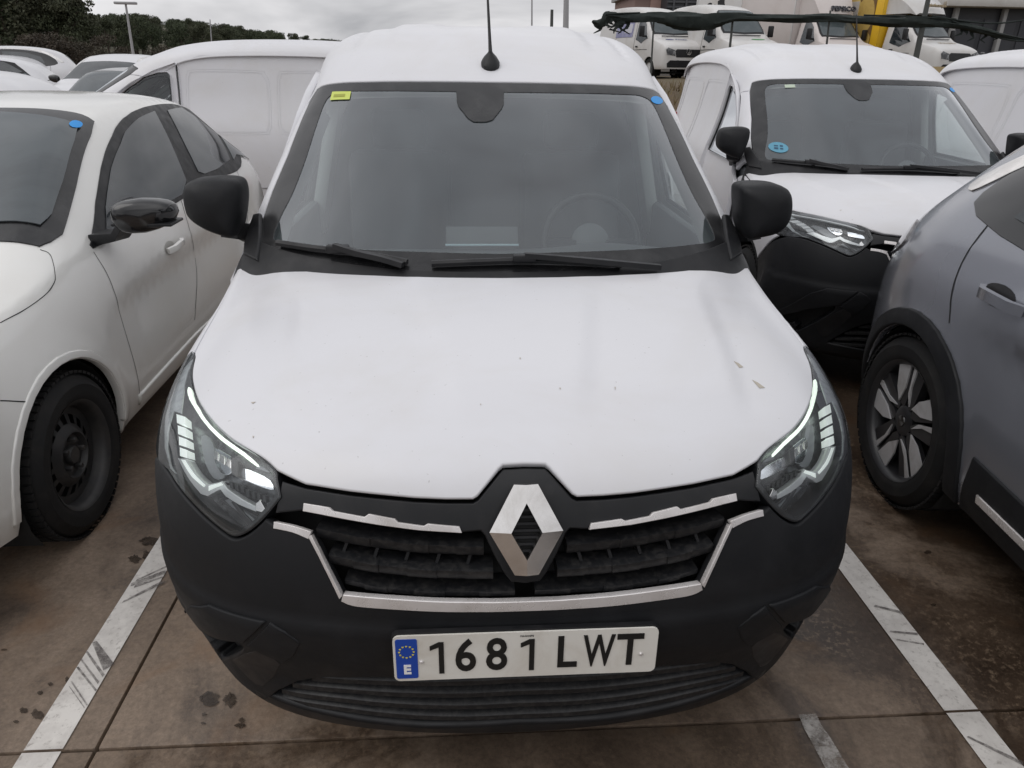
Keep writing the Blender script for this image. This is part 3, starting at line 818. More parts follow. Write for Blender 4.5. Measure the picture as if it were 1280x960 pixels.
# fog lamp pockets: recessed plate with a proud blade above
for sg in (1, -1):
    mm = (lambda q: q) if sg > 0 else mir
    blade = mm(mir(LOW.pxs(spline_pts([(300,800),(335,772),(342,779),(371,806),(352,827),(346,826),(318,802)], 3))))
    panel(LOW, mm(mir(LOW.pxs([(238,756),(262,755),(333,776),(306,802),(258,790),(232,766)]))), 'bumper_blade', black_plastic, van, off=0.005, depth=0.016, r=0.004, step=0.02)
    panel(LOW, mm(mir(LOW.pxs(spline_pts([(338,777),(372,800),(374,808),(356,828),(308,806)], 2)))), 'bumper_insert', black_plastic, van, off=0.003, depth=0.012, r=0.004, step=0.02)
    c_ = np.mean(np.array(fog), axis=0)
    panel(LOW, mm(mir([tuple(c_+(np.array(p)-c_)*1.25) for p in fog])), 'fog_pocket', dark_liner, van, off=-0.045, depth=0, step=0.02)
    fa, fb = resample(mm(mir(fog)), 0.012), None; Pf, _, _, nf = LOW.frame(fa); kf = len(fa)
    mesh_obj('fog_pocket_wall', [tuple(p) for p in Pf-nf*0.008]+[tuple(p) for p in Pf-nf*0.046], [(i, (i+1) % kf, kf+(i+1) % kf, kf+i) for i in range(kf)], black_trim, van)
    panel(LOW, mm(mir(LOW.pxs(spline_pts([(290,824),(322,812),(352,830),(330,858),(312,848)], 2)))), 'bumper_corner', black_trim, van, off=0.002, depth=0.01, r=0.004, step=0.02)

# headlights
lamp_mid = mat('lamp_mid', (0.045, 0.048, 0.052), 0.25, metal=0.6, dirt=(0.28, 0.29, 0.30), dirt_scale=26, dirt_amt=0.9)
lamp_white = mat('lamp_white', (0.78, 0.80, 0.80), 0.22, metal=0.3)
lamp_band = mat('lamp_band', (0.62, 0.65, 0.66), 0.2, metal=0.3, dirt=(0.22, 0.23, 0.24), dirt_scale=30, dirt_amt=0.8)
def headlight(sg, drl=drl_on, soft=drl_soft):
    mm = (lambda q: [tuple(p) for p in q]) if sg < 0 else mir
    root = panel(LOW, mm(lamp_outline), 'headlight', lamp_mid, van, off=-0.050, depth=0.0, r=0.002, step=0.02)
    # side wall
    A = resample(mm(lamp_outline), 0.012); P, su, sv, n = LOW.frame(A); k = len(A)
    vs = [tuple(p) for p in P-n*0.004]+[tuple(p) for p in P-n*0.052]
    mesh_obj('housing', vs, [(i, (i+1) % k, k+(i+1) % k, k+i) for i in range(k)], lamp_black, root)
    # rim
    c = np.mean(np.array(lamp_outline), axis=0)
    inner = [tuple(c+(np.array(p)-c)*0.955) for p in lamp_outline]
    panel(LOW, [mm(lamp_outline), mm(inner)], 'lamp_rim', lamp_black, root, off=-0.003, depth=0.012, r=0.001, step=0.012)
    G = lambda pts, off, name, material, n=3, depth=0.01, step=0.01: panel(LOW, mm(LOW.pxs(spline_pts(pts, n, True) if n > 1 else pts)), name, material, root, off=off, depth=depth, r=0.0015, step=step)
    # upper light strip
    G([(230,481),(234,480),(238,497),(254,521),(275,542),(301,561),(319,578),(317,581),(299,566),(273,547),(252,525.5),(235,501),(230,489)], -0.012, 'light_strip', drl, 2)
    G([(319,578),(331,585),(333,589),(322,586),(315,583)], -0.013, 'light_strip_end', lamp_grey, 2)
    # clear outer prism band
    G([(240,446),(233,463),(229,478),(226,500),(224,515),(214,512),(206,540),(205,560),(209,580),(216,592),(209,586),(202,560),(203,520),(213,486),(228,458)], -0.006, 'lens_band', lamp_band, 1, 0.004)
    # outer stacked light blocks
    for q in range(4):
        y0 = 513+q*14.5; x0 = 214+q*0.9
        G([(x0,y0),(x0+11-q*.6,y0+3),(x0+11-q*.6,y0+14),(x0,y0+11.5)], -0.014, 'light_block', soft, 1, 0.02)
    # inner reflector bowls
    G([(233,533),(246,534),(252,552),(262,585),(258,596),(246,595),(235,572)], -0.040, 'reflector_bowl', lamp_grey, 2)
    G([(255,551),(268,556),(281,566),(281,580),(272,590),(262,588),(254,570)], -0.030, 'reflector_bowl', reflector, 2)
    G([(291,578),(310,585),(327,596),(331,611),(320,610),(298,600),(289,594)], -0.032, 'reflector_bowl', reflector, 2)
    for q in range(3):
        x0 = 258+q*8.2; y0 = 556+q*5
        G([(x0,y0),(x0+6,y0+3.5),(x0+5,y0+16),(x0-1,y0+12)], -0.022, 'reflector_facet', chrome, 1, 0.006)
    G([(281,565),(290,571),(289,595),(281,590)], -0.018, 'lamp_divider', lamp_black, 1, 0.02)
    # ribbed shelf
    for q in range(9):
        x0 = 262+q*7.2; y0 = 598+q*2.6-(3 if 1 < q < 5 else 0)
        G([(x0,y0),(x0+4.6,y0+1.6),(x0+6,y0+11),(x0+1.4,y0+9.5)], -0.020, 'lamp_rib', lamp_black, 1, 0.014)
    # bright lower trim
    G([(214,571),(225,571),(236,590),(252,605),(266,602),(271,600),(278,611),(296,624),(318,636),(314,641),(292,632),(275,621),(268,612),(252,621),(243,618),(226,596)], -0.014, 'lamp_trim', lamp_white, 1, 0.02)
    G([(219,573),(224,573),(236,592),(250,606),(248,609),(233,596)], -0.012, 'light_guide', soft, 1, 0.006)
    G([(254,607),(266,603.5),(270,602),(273,606),(262,610),(254,614)], -0.012, 'light_guide', soft, 1, 0.006)
    G([(314,630),(320,625),(327,638),(322,642),(314,640)], -0.013, 'lamp_trim_end', chrome, 1, 0.02)
    for q in range(3):
        G([(258+q*10,625+q*2),(266+q*8,622+q*2.5),(312-q*2,650+q*4),(305-q*2,653+q*4)], -0.030+q*0.004, 'lamp_vane', lamp_grey if q == 1 else lamp_black, 1, 0.01)
    panel(LOW, mm(lamp_outline), 'lens', clear_lens, root, off=0.0, depth=0.012, r=0.005, step=0.018)
    return root
headlight(-1); headlight(1)

# emblem: faceted bright diamond on the shield
ec, en = LOW.at((0, LOW.px(656, 663)[1]), 0.010)
ex = Vector((1, 0, 0)); ez = en.cross(ex).normalized()*1.0
if ez.z < 0: ez = -ez
def on_plane(x, y, h=0.0):
    d = ray_px(x, y); t = (ec-CAM_LOC).dot(en)/d.dot(en); p = CAM_LOC+d*t
    q = p-ec; return (q.dot(ex), q.dot(ez))
ew = (on_plane(703, 663)[0]-on_plane(611, 663)[0])/2
et = on_plane(656, 605)[1]; eb = on_plane(656, 718)[1]; em = on_plane(656, 664)[1]
it, ib, iw = on_plane(656, 627)[1], on_plane(656, 698)[1], (on_plane(676.6, 667)[0]-on_plane(638, 667)[0])/2
tw = (on_plane(671, 605)[0]-on_plane(641, 605)[0])/2
outer = [(tw, et), (ew, em), (tw, eb), (-tw, eb), (-ew, em), (-tw, et)]
EP = lambda a, h: ec+ex*a[0]+ez*a[1]+en*h
inn = [(0, it), (iw, em), (0, ib), (-iw, em)]
V = [EP(a, 0.004) for a in outer]+[EP(a, 0.016) for a in inn]+[EP((a[0]*.93, a[1]*.95+em*.05), -0.004) for a in inn]+[EP(a, -0.008) for a in outer]+[EP((0, et), .007), EP((0, eb), .007)]
Fc = [(20, 0, 1, 7, 6), (1, 2, 21, 8, 7), (21, 3, 4, 9, 8), (4, 5, 20, 6, 9)]
Fc += [(6+i, 6+(i+1) % 4, 10+(i+1) % 4, 10+i) for i in range(4)]+[(i, (i+1) % 6, 14+(i+1) % 6, 14+i) for i in range(6)]
def drop_to(i, a, b, c):
    n_ = (V[b]-V[a]).cross(V[c]-V[a]); V[i] = V[i]+en*((V[a]-V[i]).dot(n_)/en.dot(n_))
drop_to(5, 4, 6, 9); drop_to(20, 4, 6, 9); drop_to(0, 1, 6, 7); drop_to(2, 1, 8, 7); drop_to(21, 1, 8, 7); drop_to(3, 4, 8, 9)
mesh_obj('emblem', V, Fc, chrome, van, smooth=False)
# plain dark plate behind the emblem with fine ribs in its window
emb_b = MB().prism([(a*1.0, b*1.0) for a, b in [(iw*1.1, em), (0, ib*1.05), (-iw*1.1, em), (0, it*1.05)]], 0.0, 0.001, Matrix.Translation(ec-en*0.012) @ Matrix((ex, ez, en)).transposed().to_4x4())
emb_b.build('emblem_window', dark_liner, van)
for q in range(-3, 4):
    zz = em+q*0.013; ww = iw*0.95*max(0.1, 1-abs(q)*0.22)
    MB().box((0, 0, 0), (2*ww, 0.005, 0.006), mat4=Matrix.Translation(EP((0, zz), -0.008)) @ Matrix((ex, ez, en)).transposed().to_4x4()).build('emblem_rib', black_trim, van)
# raised frame of the shield
sh_o = [(u, v) for u, v in [(0, it*0)]]

# number plate
pc = Vector((0.0, 0.0, 0.0)); pu = LOW.px(653.5, 816.5); pp, pn = LOW.at((0, pu[1]), 0.018)
pp = px_at_y(653.5, 816.5, pp.y); pp.x = 0.0
tilt = R(2.5)
PX = Vector((1, 0, 0)); PZ = Vector((0, math.sin(tilt), math.cos(tilt))); PN = PX.cross(PZ)
PM = Matrix((PX, PZ, PN)).transposed().to_4x4(); PM.translation = pp+Vector((0.002, 0, 0))
plate_mat = mat('plate_white', (0.72, 0.70, 0.65), 0.35, dirt=(0.42, 0.36, 0.28), dirt_scale=7, dirt_amt=0.5)
plate_blue = mat('plate_blue', (0.012, 0.06, 0.36), 0.35); plate_black = mat('plate_black', (0.008, 0.008, 0.008), 0.4)
yellow = mat('star_yellow', (0.75, 0.62, 0.05), 0.5)
def rrect(w, h, r, n=5):
    out = []
    for cx_, cy_, a0 in ((w/2-r, h/2-r, 0), (-w/2+r, h/2-r, 90), (-w/2+r, -h/2+r, 180), (w/2-r, -h/2+r, 270)):
        for i in range(n): a = R(a0+90*i/(n-1)); out.append((cx_+r*math.cos(a), cy_+r*math.sin(a)))
    return out
def plate(parent, M, txt=True):
    pl = MB().prism(rrect(0.52, 0.11, 0.012), 0, 0.004, M).build('number_plate', plate_mat, parent)
    MB().prism(rrect(0.526, 0.116, 0.014), -0.012, -0.001, M).build('plate_holder', black_trim, parent)
    T = Matrix.Translation
    MB().prism(rrect(0.042, 0.096, 0.004), 0.004, 0.0052, M @ T((-0.234, 0, 0))).build('country_band', plate_blue, pl)
    text_obj('country_letter', 'E', 0.030, mat('plate_letter_white', (0.8, 0.8, 0.8), 0.4), pl, M @ T((-0.234, -0.026, 0.006)), 0.0006, 0.0012)
    for i in range(12):
        a = 2*math.pi*i/12; st = []
        for k in range(10): rr = 0.0024 if k % 2 == 0 else 0.001; b = math.pi/2+k*math.pi/5; st.append((rr*math.cos(b), rr*math.sin(b)))
        MB().prism(st, 0.005, 0.0062, M @ T((-0.234+0.014*math.cos(a), 0.018+0.014*math.sin(a), 0))).build('star', yellow, pl)
    xs = [-0.176, -0.120, -0.059, 0.001, 0.078, 0.143, 0.205]
    for ch, x in zip('1681LWT', xs):
        if ch == '1':
            MB().prism([(.004, -.0385), (.014, -.0385), (.014, .0385), (.004, .0385), (-.013, .029), (-.013, .019), (.004, .0265)], 0.004, 0.0057, M @ T((x, 0, 0))).build('plate_character', plate_black, pl)
        else: text_obj('plate_character', ch, 0.108, plate_black, pl, M @ T((x, -0.0, 0.0048)), 0.0009, 0.0018, 0.82 if ch != 'W' else 0.54)
    for x in (-0.206, 0.228):
        MB().lathe([(0.0, 0.004), (0.003, 0.0035), (0.0045, 0.001), (0.0045, 0)], 12, M @ T((x, -0.008, 0.004))).build('plate_screw', chrome_dull, pl)
    text_obj('plate_maker_mark', 'MAGOSPE', 0.006, plate_black, pl, M @ T((0.0, 0.046, 0.0045)), 0.0003)
    return pl
plate(van, PM)

# ---------------------------------------------------------------- upper body: windscreen, pillars, roof
ux = [0,.19,.38,.55,.69,.79,.845,.87]
B1 = [(x, 1.0+o, 1.05+d) for x, o, d in zip(ux, (0,.005,.028,.075,.15,.235,.30,.37), (0,.001,.004,.012,.02,.024,.012,-.05))]
T1 = [(x, 1.78+o, 1.552+d) for x, o, d in zip((0,.18,.35,.49,.592,.667,.715,.742), (0,.003,.016,.045,.09,.14,.185,.225), (0,-.001,-.004,-.010,-.02,-.035,-.056,-.09))]
def wrow(t, bx=0.006, bz=0.004):
    k = 4*t*(1-t)
    return [(a[0]+(b[0]-a[0])*t+bx*k*(a[0]/.87), a[1]+(b[1]-a[1])*t, a[2]+(b[2]-a[2])*t+bz*k) for a, b in zip(B1, T1)]
W = [[(x*1.01, .86+o, .97-(.05 if x > .85 else 0)) for x, o in zip(ux, (0,.005,.028,.075,.15,.235,.30,.37))]]
W += [B1, wrow(.333), wrow(.667), T1]
def roofrow(y, z, k=1.0, oy=1.0):
    return [(x, y+o*oy, z+d*k) for x, o, d in zip((0,.18,.35,.49,.594,.668,.712,.736), (0,.003,.014,.038,.075,.12,.17,.22), (0,-.001,-.005,-.012,-.026,-.052,-.085-.03*(y < 2.1),-.135-.05*(y < 2.1)))]
W.append(roofrow(1.98, 1.645, 1, .9)); W.append(roofrow(2.25, 1.722, 1, .6)); W.append(roofrow(2.6, 1.778, 1, .3)); W.append(roofrow(3.0, 1.80, 1.05, .1))
W.append(roofrow(3.5, 1.805, 1.05, 0)); W.append(roofrow(4.0, 1.79, 1.05, 0)); W.append(roofrow(4.30, 1.76, 1.1, 0)); W.append(roofrow(4.38, 1.68, 1.1, 0))
def roof_disp(P):
    Q = P.copy(); x, y = np.abs(P[:, 0]), P[:, 1]
    on = np.clip((y-2.08)/0.22, 0, 1)
    t = np.clip((0.44-x)/0.05, 0, 1); Q[:, 2] += on*0.016*(t*t*(3-2*t))
    g = np.exp(-((x-0.565)/0.018)**2); Q[:, 2] -= on*0.012*g
    t2 = np.clip((0.23-x)/0.03, 0, 1); Q[:, 2] -= np.clip((y-2.5)/0.2, 0, 1)*0.010*(t2*t2*(3-2*t2))
    return Q
UP = Surf(W, disp=roof_disp)
gl_top = [(613,103.5),(700,105),(770,107.5),(806,110.5),(824,117),(836,133)]
gl_side = [(846,155),(866,198),(887,240),(905,282),(916,312)]
tr_ = [UP.px(x, y) for x, y in gl_top]; tr_[0] = (0.0, tr_[0][1])
gs_ = [UP.px(x, y) for x, y in gl_side]
botv_ = UP.cv[1]
# glass runs down to the cowl, hidden behind the bonnet edge
gl_half = tr_+gs_+[(gs_[-1][0]+0.004, botv_-0.0), (0.0, botv_-0.03)]
ws_out = sym(gl_half)
clear_top = [(613,115),(700,116),(770,117.5),(800,119.5),(812,125),(820,136),(829,156),(846,198),(865,240),(883,272),(893,295),(888,302),(860,306),(800,311),(720,314.5),(640,317)]
ct = [UP.px(x, y) for x, y in clear_top]; ct[0] = (0.0, ct[0][1]); ct[-1] = (0.0, ct[-1][1])
ct = [ct[0]]+[tuple(p) for p in spline_pts(ct[1:], 4)]
cen = np.mean(np.array(ct), axis=0)
wsg = panel(UP, sym([(u*1.012, v+(0.004 if v > cen[1] else -0.004)) for u, v in ct]), 'windscreen', windscreen, van, off=-0.002, depth=0, step=0.04)
panel(UP, [ws_out, sym(ct)], 'windscreen_frit', frit, van, off=0.0, depth=0.006, r=0.001, step=0.03)
# camera housing patch behind the top of the glass
panel(UP, [UP.px(x, y) for x, y in [(570,112),(630,112),(630,130),(627,136),(616,150),(608,152.5),(592,152.5),(585,148),(573,133),(571,126)]], 'sensor_cover', frit, van, off=0.0012, depth=0.001, r=0.0004, step=0.02)
# stickers
sticker_y = mat('sticker_yellow', (0.55, 0.62, 0.12), 0.5); sticker_b = mat('sticker_blue', (0.01, 0.28, 0.72), 0.45)
panel(UP, UP.pxs([(415.5,115),(439,114.5),(437,124.5),(412.5,125.5)]), 'inspection_sticker', sticker_y, van, off=0.0015, depth=0.001, r=0.0003, step=0.02)
panel(UP, UP.pxs([(418,118.5),(432,118),(431,121.5),(417,122)]), 'sticker_print', mat('sticker_print', (0.32, 0.34, 0.05), 0.6), van, off=0.0026, depth=0.0008, r=0.0002, step=0.02)
panel(UP, UP.pxs([(821+7.5*math.cos(a), 125.5+4.8*math.sin(a)+0.18*7.5*math.cos(a)) for a in np.linspace(0, 6.2, 16)]), 'round_sticker', sticker_b, van, off=0.0015, depth=0.001, r=0.0003, step=0.02)
# pillars and roof
uP = UP.cu[-1]
pil_out = [(uP-0.004, v) for v in np.linspace(UP.cv[1]+0.03, UP.cv[4], 8)]
pv = [(u+0.008, v) for u, v in [tr_[-1]]+gs_]
pillar = pv+[(pv[-1][0], UP.cv[1]+0.03)]+pil_out+[(tr_[-1][0]+0.012, tr_[-1][1]+0.06)]
topline = [(u, v+0.008) for u, v in tr_]
roof_half = [(0.0, topline[0][1])]+topline[1:-1]+[(topline[-1][0]+0.008, topline[-1][1]+.0)]+[(uP-0.002, UP.cv[4]+0.07), (uP-0.002, UP.cv[-1]-0.002), (0.0, UP.cv[-1]-0.002)]
panel(UP, sym(roof_half), 'roof', white_paint, van, depth=0.016, r=0.004, step=0.035)
pilpoly = [(u+0.006, v) for u, v in tr_[-2:]]+[(u+0.006, v) for u, v in gs_]+[(gs_[-1][0]+0.05, UP.cv[1]+0.045)]+pil_out+[(uP-0.004, UP.cv[4]+0.063), (topline[-1][0]+0.012, topline[-1][1]-0.004)]
# stop the pillar where the black corner trim starts
panel(UP, pilpoly, 'windscreen_pillar', white_paint, van, depth=0.02, r=0.004, step=0.03)
panel(UP, mir(pilpoly), 'windscreen_pillar', white_paint, van, depth=0.02, r=0.004, step=0.03)
# black corner trims at the foot of the windscreen
cx_tr = [UP.px(x, y) for x, y in [(902,270),(907,271),(913,284),(924,308),(925,319),(912,327),(906,300)]]
cx_tr = [c for c in cx_tr if c]
panel(UP, cx_tr, 'corner_trim', black_trim, van, off=0.014, depth=0.03, r=0.006, step=0.02)
panel(UP, mir(cx_tr), 'corner_trim', black_trim, van, off=0.014, depth=0.03, r=0.006, step=0.02)
# antenna
au = UP.px(613, 82); ap, an = UP.at(au, 0.0)
base = MB()
am = Matrix((Vector((1, 0, 0)), an.cross(Vector((1, 0, 0))), an)).transposed().to_4x4(); am.translation = ap
bs = []
for h, sx_, sy0, sy1 in ((0, .036, -.050, .052), (.012, .036, -.046, .050), (.026, .026, -.026, .044), (.04, .011, .0, .034), (.046, .008, .006, .028)):
    bs.append([am @ Vector((sx_*math.cos(a), (sy0+sy1)/2+(sy1-sy0)/2*math.sin(a), h)) for a in np.linspace(0, 2*math.pi, 17)[:-1]])
k = 16; base.add([p for r_ in bs for p in r_], [(i*k+j, i*k+(j+1) % k, (i+1)*k+(j+1) % k, (i+1)*k+j) for i in range(len(bs)-1) for j in range(k)]+[tuple((len(bs)-1)*k+j for j in range(k))])
ant = base.build('antenna', black_trim, van)
a0 = am @ Vector((0, .017, .042)); dpx = px_at_y(610.5, 0, a0.y+0.02)
a1 = a0+(dpx-a0).normalized()*0.30; a1.y = a0.y+0.14
MB().tube([a0, a0.lerp(a1, .15), a0.lerp(a1, .5), a1], 0.0062, 10, taper=[1.25, 1.0, .8, .55]).build('antenna_rod', black_trim, ant)

# wipers
def wiper(blade_px, arm_px):
    w = MB(); pts = []
    for x, y in blade_px:
        p, n_ = UP.at(UP.px(x, y), 0.016); pts.append(p)
    q = spline_pts(pts, 6)
    w.sweep(q, [(-.009, -.008), (.009, -.008), (.010, .002), (.004, .009), (-.004, .009), (-.010, .002)])
    root = w.build('wiper', black_trim, van)
    pts = []
    for i, (x, y) in enumerate(arm_px):
        h = UP.px(x, y); p, n_ = UP.at(h, 0.036-0.004*i); pts.append(p)
    MB().sweep(spline_pts(pts, 5), [(-.012, -.008), (.012, -.008), (.010, .007), (-.010, .007)]).build('wiper_arm', black_trim, root)
    p, n_ = UP.at(UP.px(*blade_px[len(blade_px)//2]), 0.024)
    MB().box(p, (0.07, 0.03, 0.025), bev=0.006).build('wiper_clip', black_trim, root)
    return root
wiper([(350,307.5),(385,313),(425,318),(470,324),(510,332)], [(422,317),(450,325),(480,331),(505,337.5)])
wiper([(540,334),(600,331.5),(655,330),(700,331),(775,335)], [(655,329),(720,333),(780,337.5),(822,340)])
# cowl below the glass
cow = [(0.0, UP.cv[0]+0.01), (0.83, UP.cv[0]+0.02), (gs_[-1][0]+0.01, UP.cv[1]+0.05), (0.62, UP.cv[1]+0.035), (0.3, UP.cv[1]+0.012), (0.0, UP.cv[1]+0.008)]
panel(UP, sym(cow), 'cowl', black_trim, van, off=0.004, depth=0.01, r=0.002, step=0.04)

# ---------------------------------------------------------------- sides and rear
ys = [1.25, 1.6, 2.0, 2.5, 3.1, 3.7, 4.2, 4.36]
sec = [(.70,1.72),(.716,1.60),(.732,1.50),(.748,1.40),(.775,1.27),(.82,1.12),(.858,1.0),(.882,.84),(.8875,.65),(.878,.45),(.85,.25)]
rowsS = []
for y in ys:
    tp = 1.0 if y < 4 else (0.985 if y < 4.3 else 0.95)
    rowsS.append([(x*tp, y, z) for x, z in sec])
def build_side(sx):
    # v along the van, u down the side
    S = Surf([[(sx*x, y, z) for x, y, z in r] for r in rowsS], mirror=False, flip=(sx > 0))
    def yz(pts): return S.side(pts, sx)
    arch = [(3.71+0.37*math.cos(a), 0.32+0.37*math.sin(a)) for a in np.linspace(math.pi*1.05, -math.pi*0.05, 15)]
    win = [(1.50, 1.05), (1.70, 1.195), (1.93, 1.375), (2.06, 1.455), (2.2, 1.50), (2.29, 1.505), (2.31, 1.48), (2.31, 1.05)]
    door = [(1.34, 0.30), (1.30, 0.55), (1.30, 0.96), (1.40, 1.00), (1.70, 1.225), (2.0, 1.44), (2.16, 1.52), (2.37, 1.59), (2.37, 0.30)]
    dr = panel(S, [yz(door), yz(win)], 'front_door', white_paint, van, depth=0.03, r=0.004, step=0.05)
    panel(S, yz(win), 'door_window', side_glass, dr, off=-0.010, depth=0, step=0.06)
    fr = [(a+(a-1.95)*0.03, b+(b-1.27)*0.05) for a, b in win]
    panel(S, [yz(win), yz([(2.05+(a-2.05)*.93, 1.20+(b-1.20)*.9) for a, b in win])], 'window_seal', black_trim, dr, off=-0.003, depth=0.012, r=0.001, step=0.05)
    h0, hn = S.at(yz([(2.2, 0.93)])[0], 0.02)
    MB().box(h0, (0.022, 0.17, 0.035), bev=0.009).build('door_handle', black_trim, dr)
    side = [(2.385, 0.28), (2.385, 1.585), (2.6, 1.655), (3.0, 1.675), (4.1, 1.67), (4.34, 1.62), (4.355, 0.28)]+[(4.12, 0.26)]+[(a, b) for a, b in arch[::-1]]+[(3.3, 0.26)]
    panel(S, yz(side), 'side_panel', white_paint, van, depth=0.02, r=0.004, step=0.06)
    for (y0, y1) in ((2.46, 3.20), (3.32, 4.12)):
        panel(S, yz(spline_pts([(y0+.09, .99), (y0+.02, 1.02), (y0, 1.10), (y0+.01, 1.40), (y0+.03, 1.48), (y0+.10, 1.51), (y1-.10, 1.51), (y1-.03, 1.48), (y1, 1.40), (y1, 1.10), (y1-.02, 1.02), (y1-.09, .99)], 3, True)), 'blank_window', white_paint, van, off=0.006, depth=0.007, r=0.005, step=0.05)
        ym, zm_ = (y0+y1)/2, 1.25
        bl = spline_pts([(y0+.09, .99), (y0+.02, 1.02), (y0, 1.10), (y0+.01, 1.40), (y0+.03, 1.48), (y0+.10, 1.51), (y1-.10, 1.51), (y1-.03, 1.48), (y1, 1.40), (y1, 1.10), (y1-.02, 1.02), (y1-.09, .99)], 3, True)
        panel(S, [yz([(ym+(a-ym)*1.075, zm_+(b-zm_)*1.10) for a, b in bl]), yz([(ym+(a-ym)*1.02, zm_+(b-zm_)*1.026) for a, b in bl])], 'panel_swage', white_paint, van, off=0.007, depth=0.009, r=0.006, step=0.04)
    panel(S, yz([(1.36, .36), (1.36, .46), (3.25, .46), (3.25, .36)]), 'rub_strip', black_plastic, van, off=0.012, depth=0.02, r=0.005, step=0.06)
    return S
SL, SR = build_side(-1), build_side(1)
rear = MB()
rear.prism([(-.80, .34), (.80, .34), (.81, 1.0), (.72, 1.45), (.66, 1.64), (.55, 1.70), (-.55, 1.70), (-.66, 1.64), (-.72, 1.45), (-.81, 1.0)], -.02, .03, Matrix.Translation((0, 4.33, 0)) @ Matrix.Rotation(R(90), 4, 'X')); rear.build('rear_door', white_paint, van)
MB().box((0, 4.36, 0.42), (1.70, 0.14, 0.26), bev=0.04).build('rear_bumper', black_plastic, van)
for sx in (-1, 1): MB().box((sx*0.80, 4.35, 1.0), (0.12, 0.07, 0.42), bev=0.02).build('tail_lamp', red_lens, van)
MB().box((0, 2.5, 0.24), (1.62, 3.6, 0.06)).build('underbody', dark_liner, van)

# mirrors
def door_mirror(parent, poly, Y, thick, foot, sx):
    """housing: rounded outline facing forward, swelling towards the camera"""
    P = [px_at_y(x, y, Y) for x, y in spline_pts(poly, 5, True)]
    c = sum(P, Vector())/len(P); k = len(P); vs = []; fs = []; P = [c+(p-c)*0.93 for p in P]
    rings = [(0.93, thick*0.55), (1.0, thick*0.35), (1.005, 0.0), (0.99, -thick*0.14), (0.94, -thick*0.24), (0.84, -thick*0.32), (0.64, -thick*0.385), (0.40, -thick*0.42), (0.15, -thick*0.435)]
    for f, o in rings:
        for p in P:
            q = c+(p-c)*f; vs.append(Vector((q.x, Y+o+0.10*abs(q.x-c.x)*(1 if (q.x-c.x)*sx > 0 else -0.3), q.z)))
    for i in range(len(rings)-1):
        for j in range(k): fs.append((i*k+j, i*k+(j+1) % k, (i+1)*k+(j+1) % k, (i+1)*k+j))
    fs.append(tuple((len(rings)-1)*k+j for j in range(k)))
    mb = MB().add(vs, fs); root = mb.build('door_mirror', black_plastic, parent)
    MB().add([Vector((c.x+(p.x-c.x)*.92, Y+thick*.5, c.z+(p.z-c.z)*.92)) for p in P], [tuple(range(k))]).build('mirror_glass', reflector, root)
    f0, f1 = [Vector(q) for q in foot]
    MB().sweep([f0, f0.lerp(f1, .5), f1], [(-.035, -.03), (.035, -.03), (.045, .0), (.035, .03), (-.035, .03), (-.045, 0)], scale=[1.0, .9, 1.25]).build('mirror_foot', black_trim, root)
    return root
mL = [(228,240),(233,226),(252,221),(285,219.5),(301,224),(306.5,240),(306,262),(302,288),(297,297),(284,296),(258,287),(237,273),(230,258)]
mR = [(921,244),(923,231),(935,226.5),(960,226.5),(980,231),(989,241),(990,262),(984,280),(968,293),(940,299),(929,298),(923,280)]
c1 = px_at_y(285, 288, 1.36); c2 = px_at_y(312, 300, 1.42)
door_mirror(van, mL, 1.34, 0.17, ((c1.x, 1.38, c1.z), (-0.835, 1.50, 1.07)), -1)
c1 = px_at_y(945, 291, 1.36)
door_mirror(van, mR, 1.34, 0.17, ((c1.x, 1.38, c1.z), (0.835, 1.50, 1.07)), 1)

# ---------------------------------------------------------------- cabin
dsh = []
for y, z, w in ((1.06, 1.045, .70), (1.20, 1.048, .78), (1.38, 1.045, .80), (1.52, 1.02, .80), (1.60, .93, .80), (1.62, .75, .80)):
    dsh.append([(x*w, y+0.10*x*x, z+(0.035 if (0.25 < x < 0.75 and 1.3 < y < 1.56) else 0)-0.02*x*x) for x in (-1, -.75, -.5, -.25, 0, .25, .5, .75, 1)])
DS = Surf(dsh, mirror=False, comp=0)
panel(DS, [(0.005, 0.005), (DS.cu[-1]-.005, 0.005), (DS.cu[-1]-.005, DS.cv[-1]-.005), (0.005, DS.cv[-1]-.005)], 'dashboard', dash_mat, van, depth=0.0, step=0.05)
# steering wheel
sw = MB(); tw_ = R(28); SM = Matrix.Translation((0.385, 1.70, 1.0)) @ Matrix.Rotation(R(62), 4, 'X')
sw.tube([SM @ Vector((.185*math.cos(a), .185*math.sin(a), 0)) for a in np.linspace(0, 2*math.pi, 41)[:-1]], 0.016, 10, closed=True)
stw = sw.build('steering_wheel', black_trim, van)
MB().lathe([(0, .02), (.05, .018), (.075, 0), (.07, -.05), (0, -.06)], 20, SM).build('wheel_hub', dash_mat, stw)
for a in (0, math.pi, -math.pi/2):
    MB().sweep([SM @ Vector((.06*math.cos(a), .06*math.sin(a), 0)), SM @ Vector((.18*math.cos(a), .18*math.sin(a), 0))], [(-.02, -.008), (.02, -.008), (.02, .008), (-.02, .008)]).build('wheel_spoke', black_trim, stw)
def seat(x, w=0.46):
    s = MB().box((x, 2.02, 0.66), (w, 0.48, 0.20), bev=0.06).build('seat', seat_cloth, van)
    MB().box((0, 0, 0), (w, 0.13, 0.60), bev=0.055, mat4=Matrix.Translation((x, 2.27, 0.98)) @ Matrix.Rotation(R(-12), 4, 'X')).build('backrest', seat_cloth, s)
    MB().box((0, 0, 0), (0.25, 0.09, 0.17), bev=0.04, mat4=Matrix.Translation((x, 2.35, 1.36)) @ Matrix.Rotation(R(-10), 4, 'X')).build('headrest', seat_cloth, s)
seat(0.38); seat(-0.40)
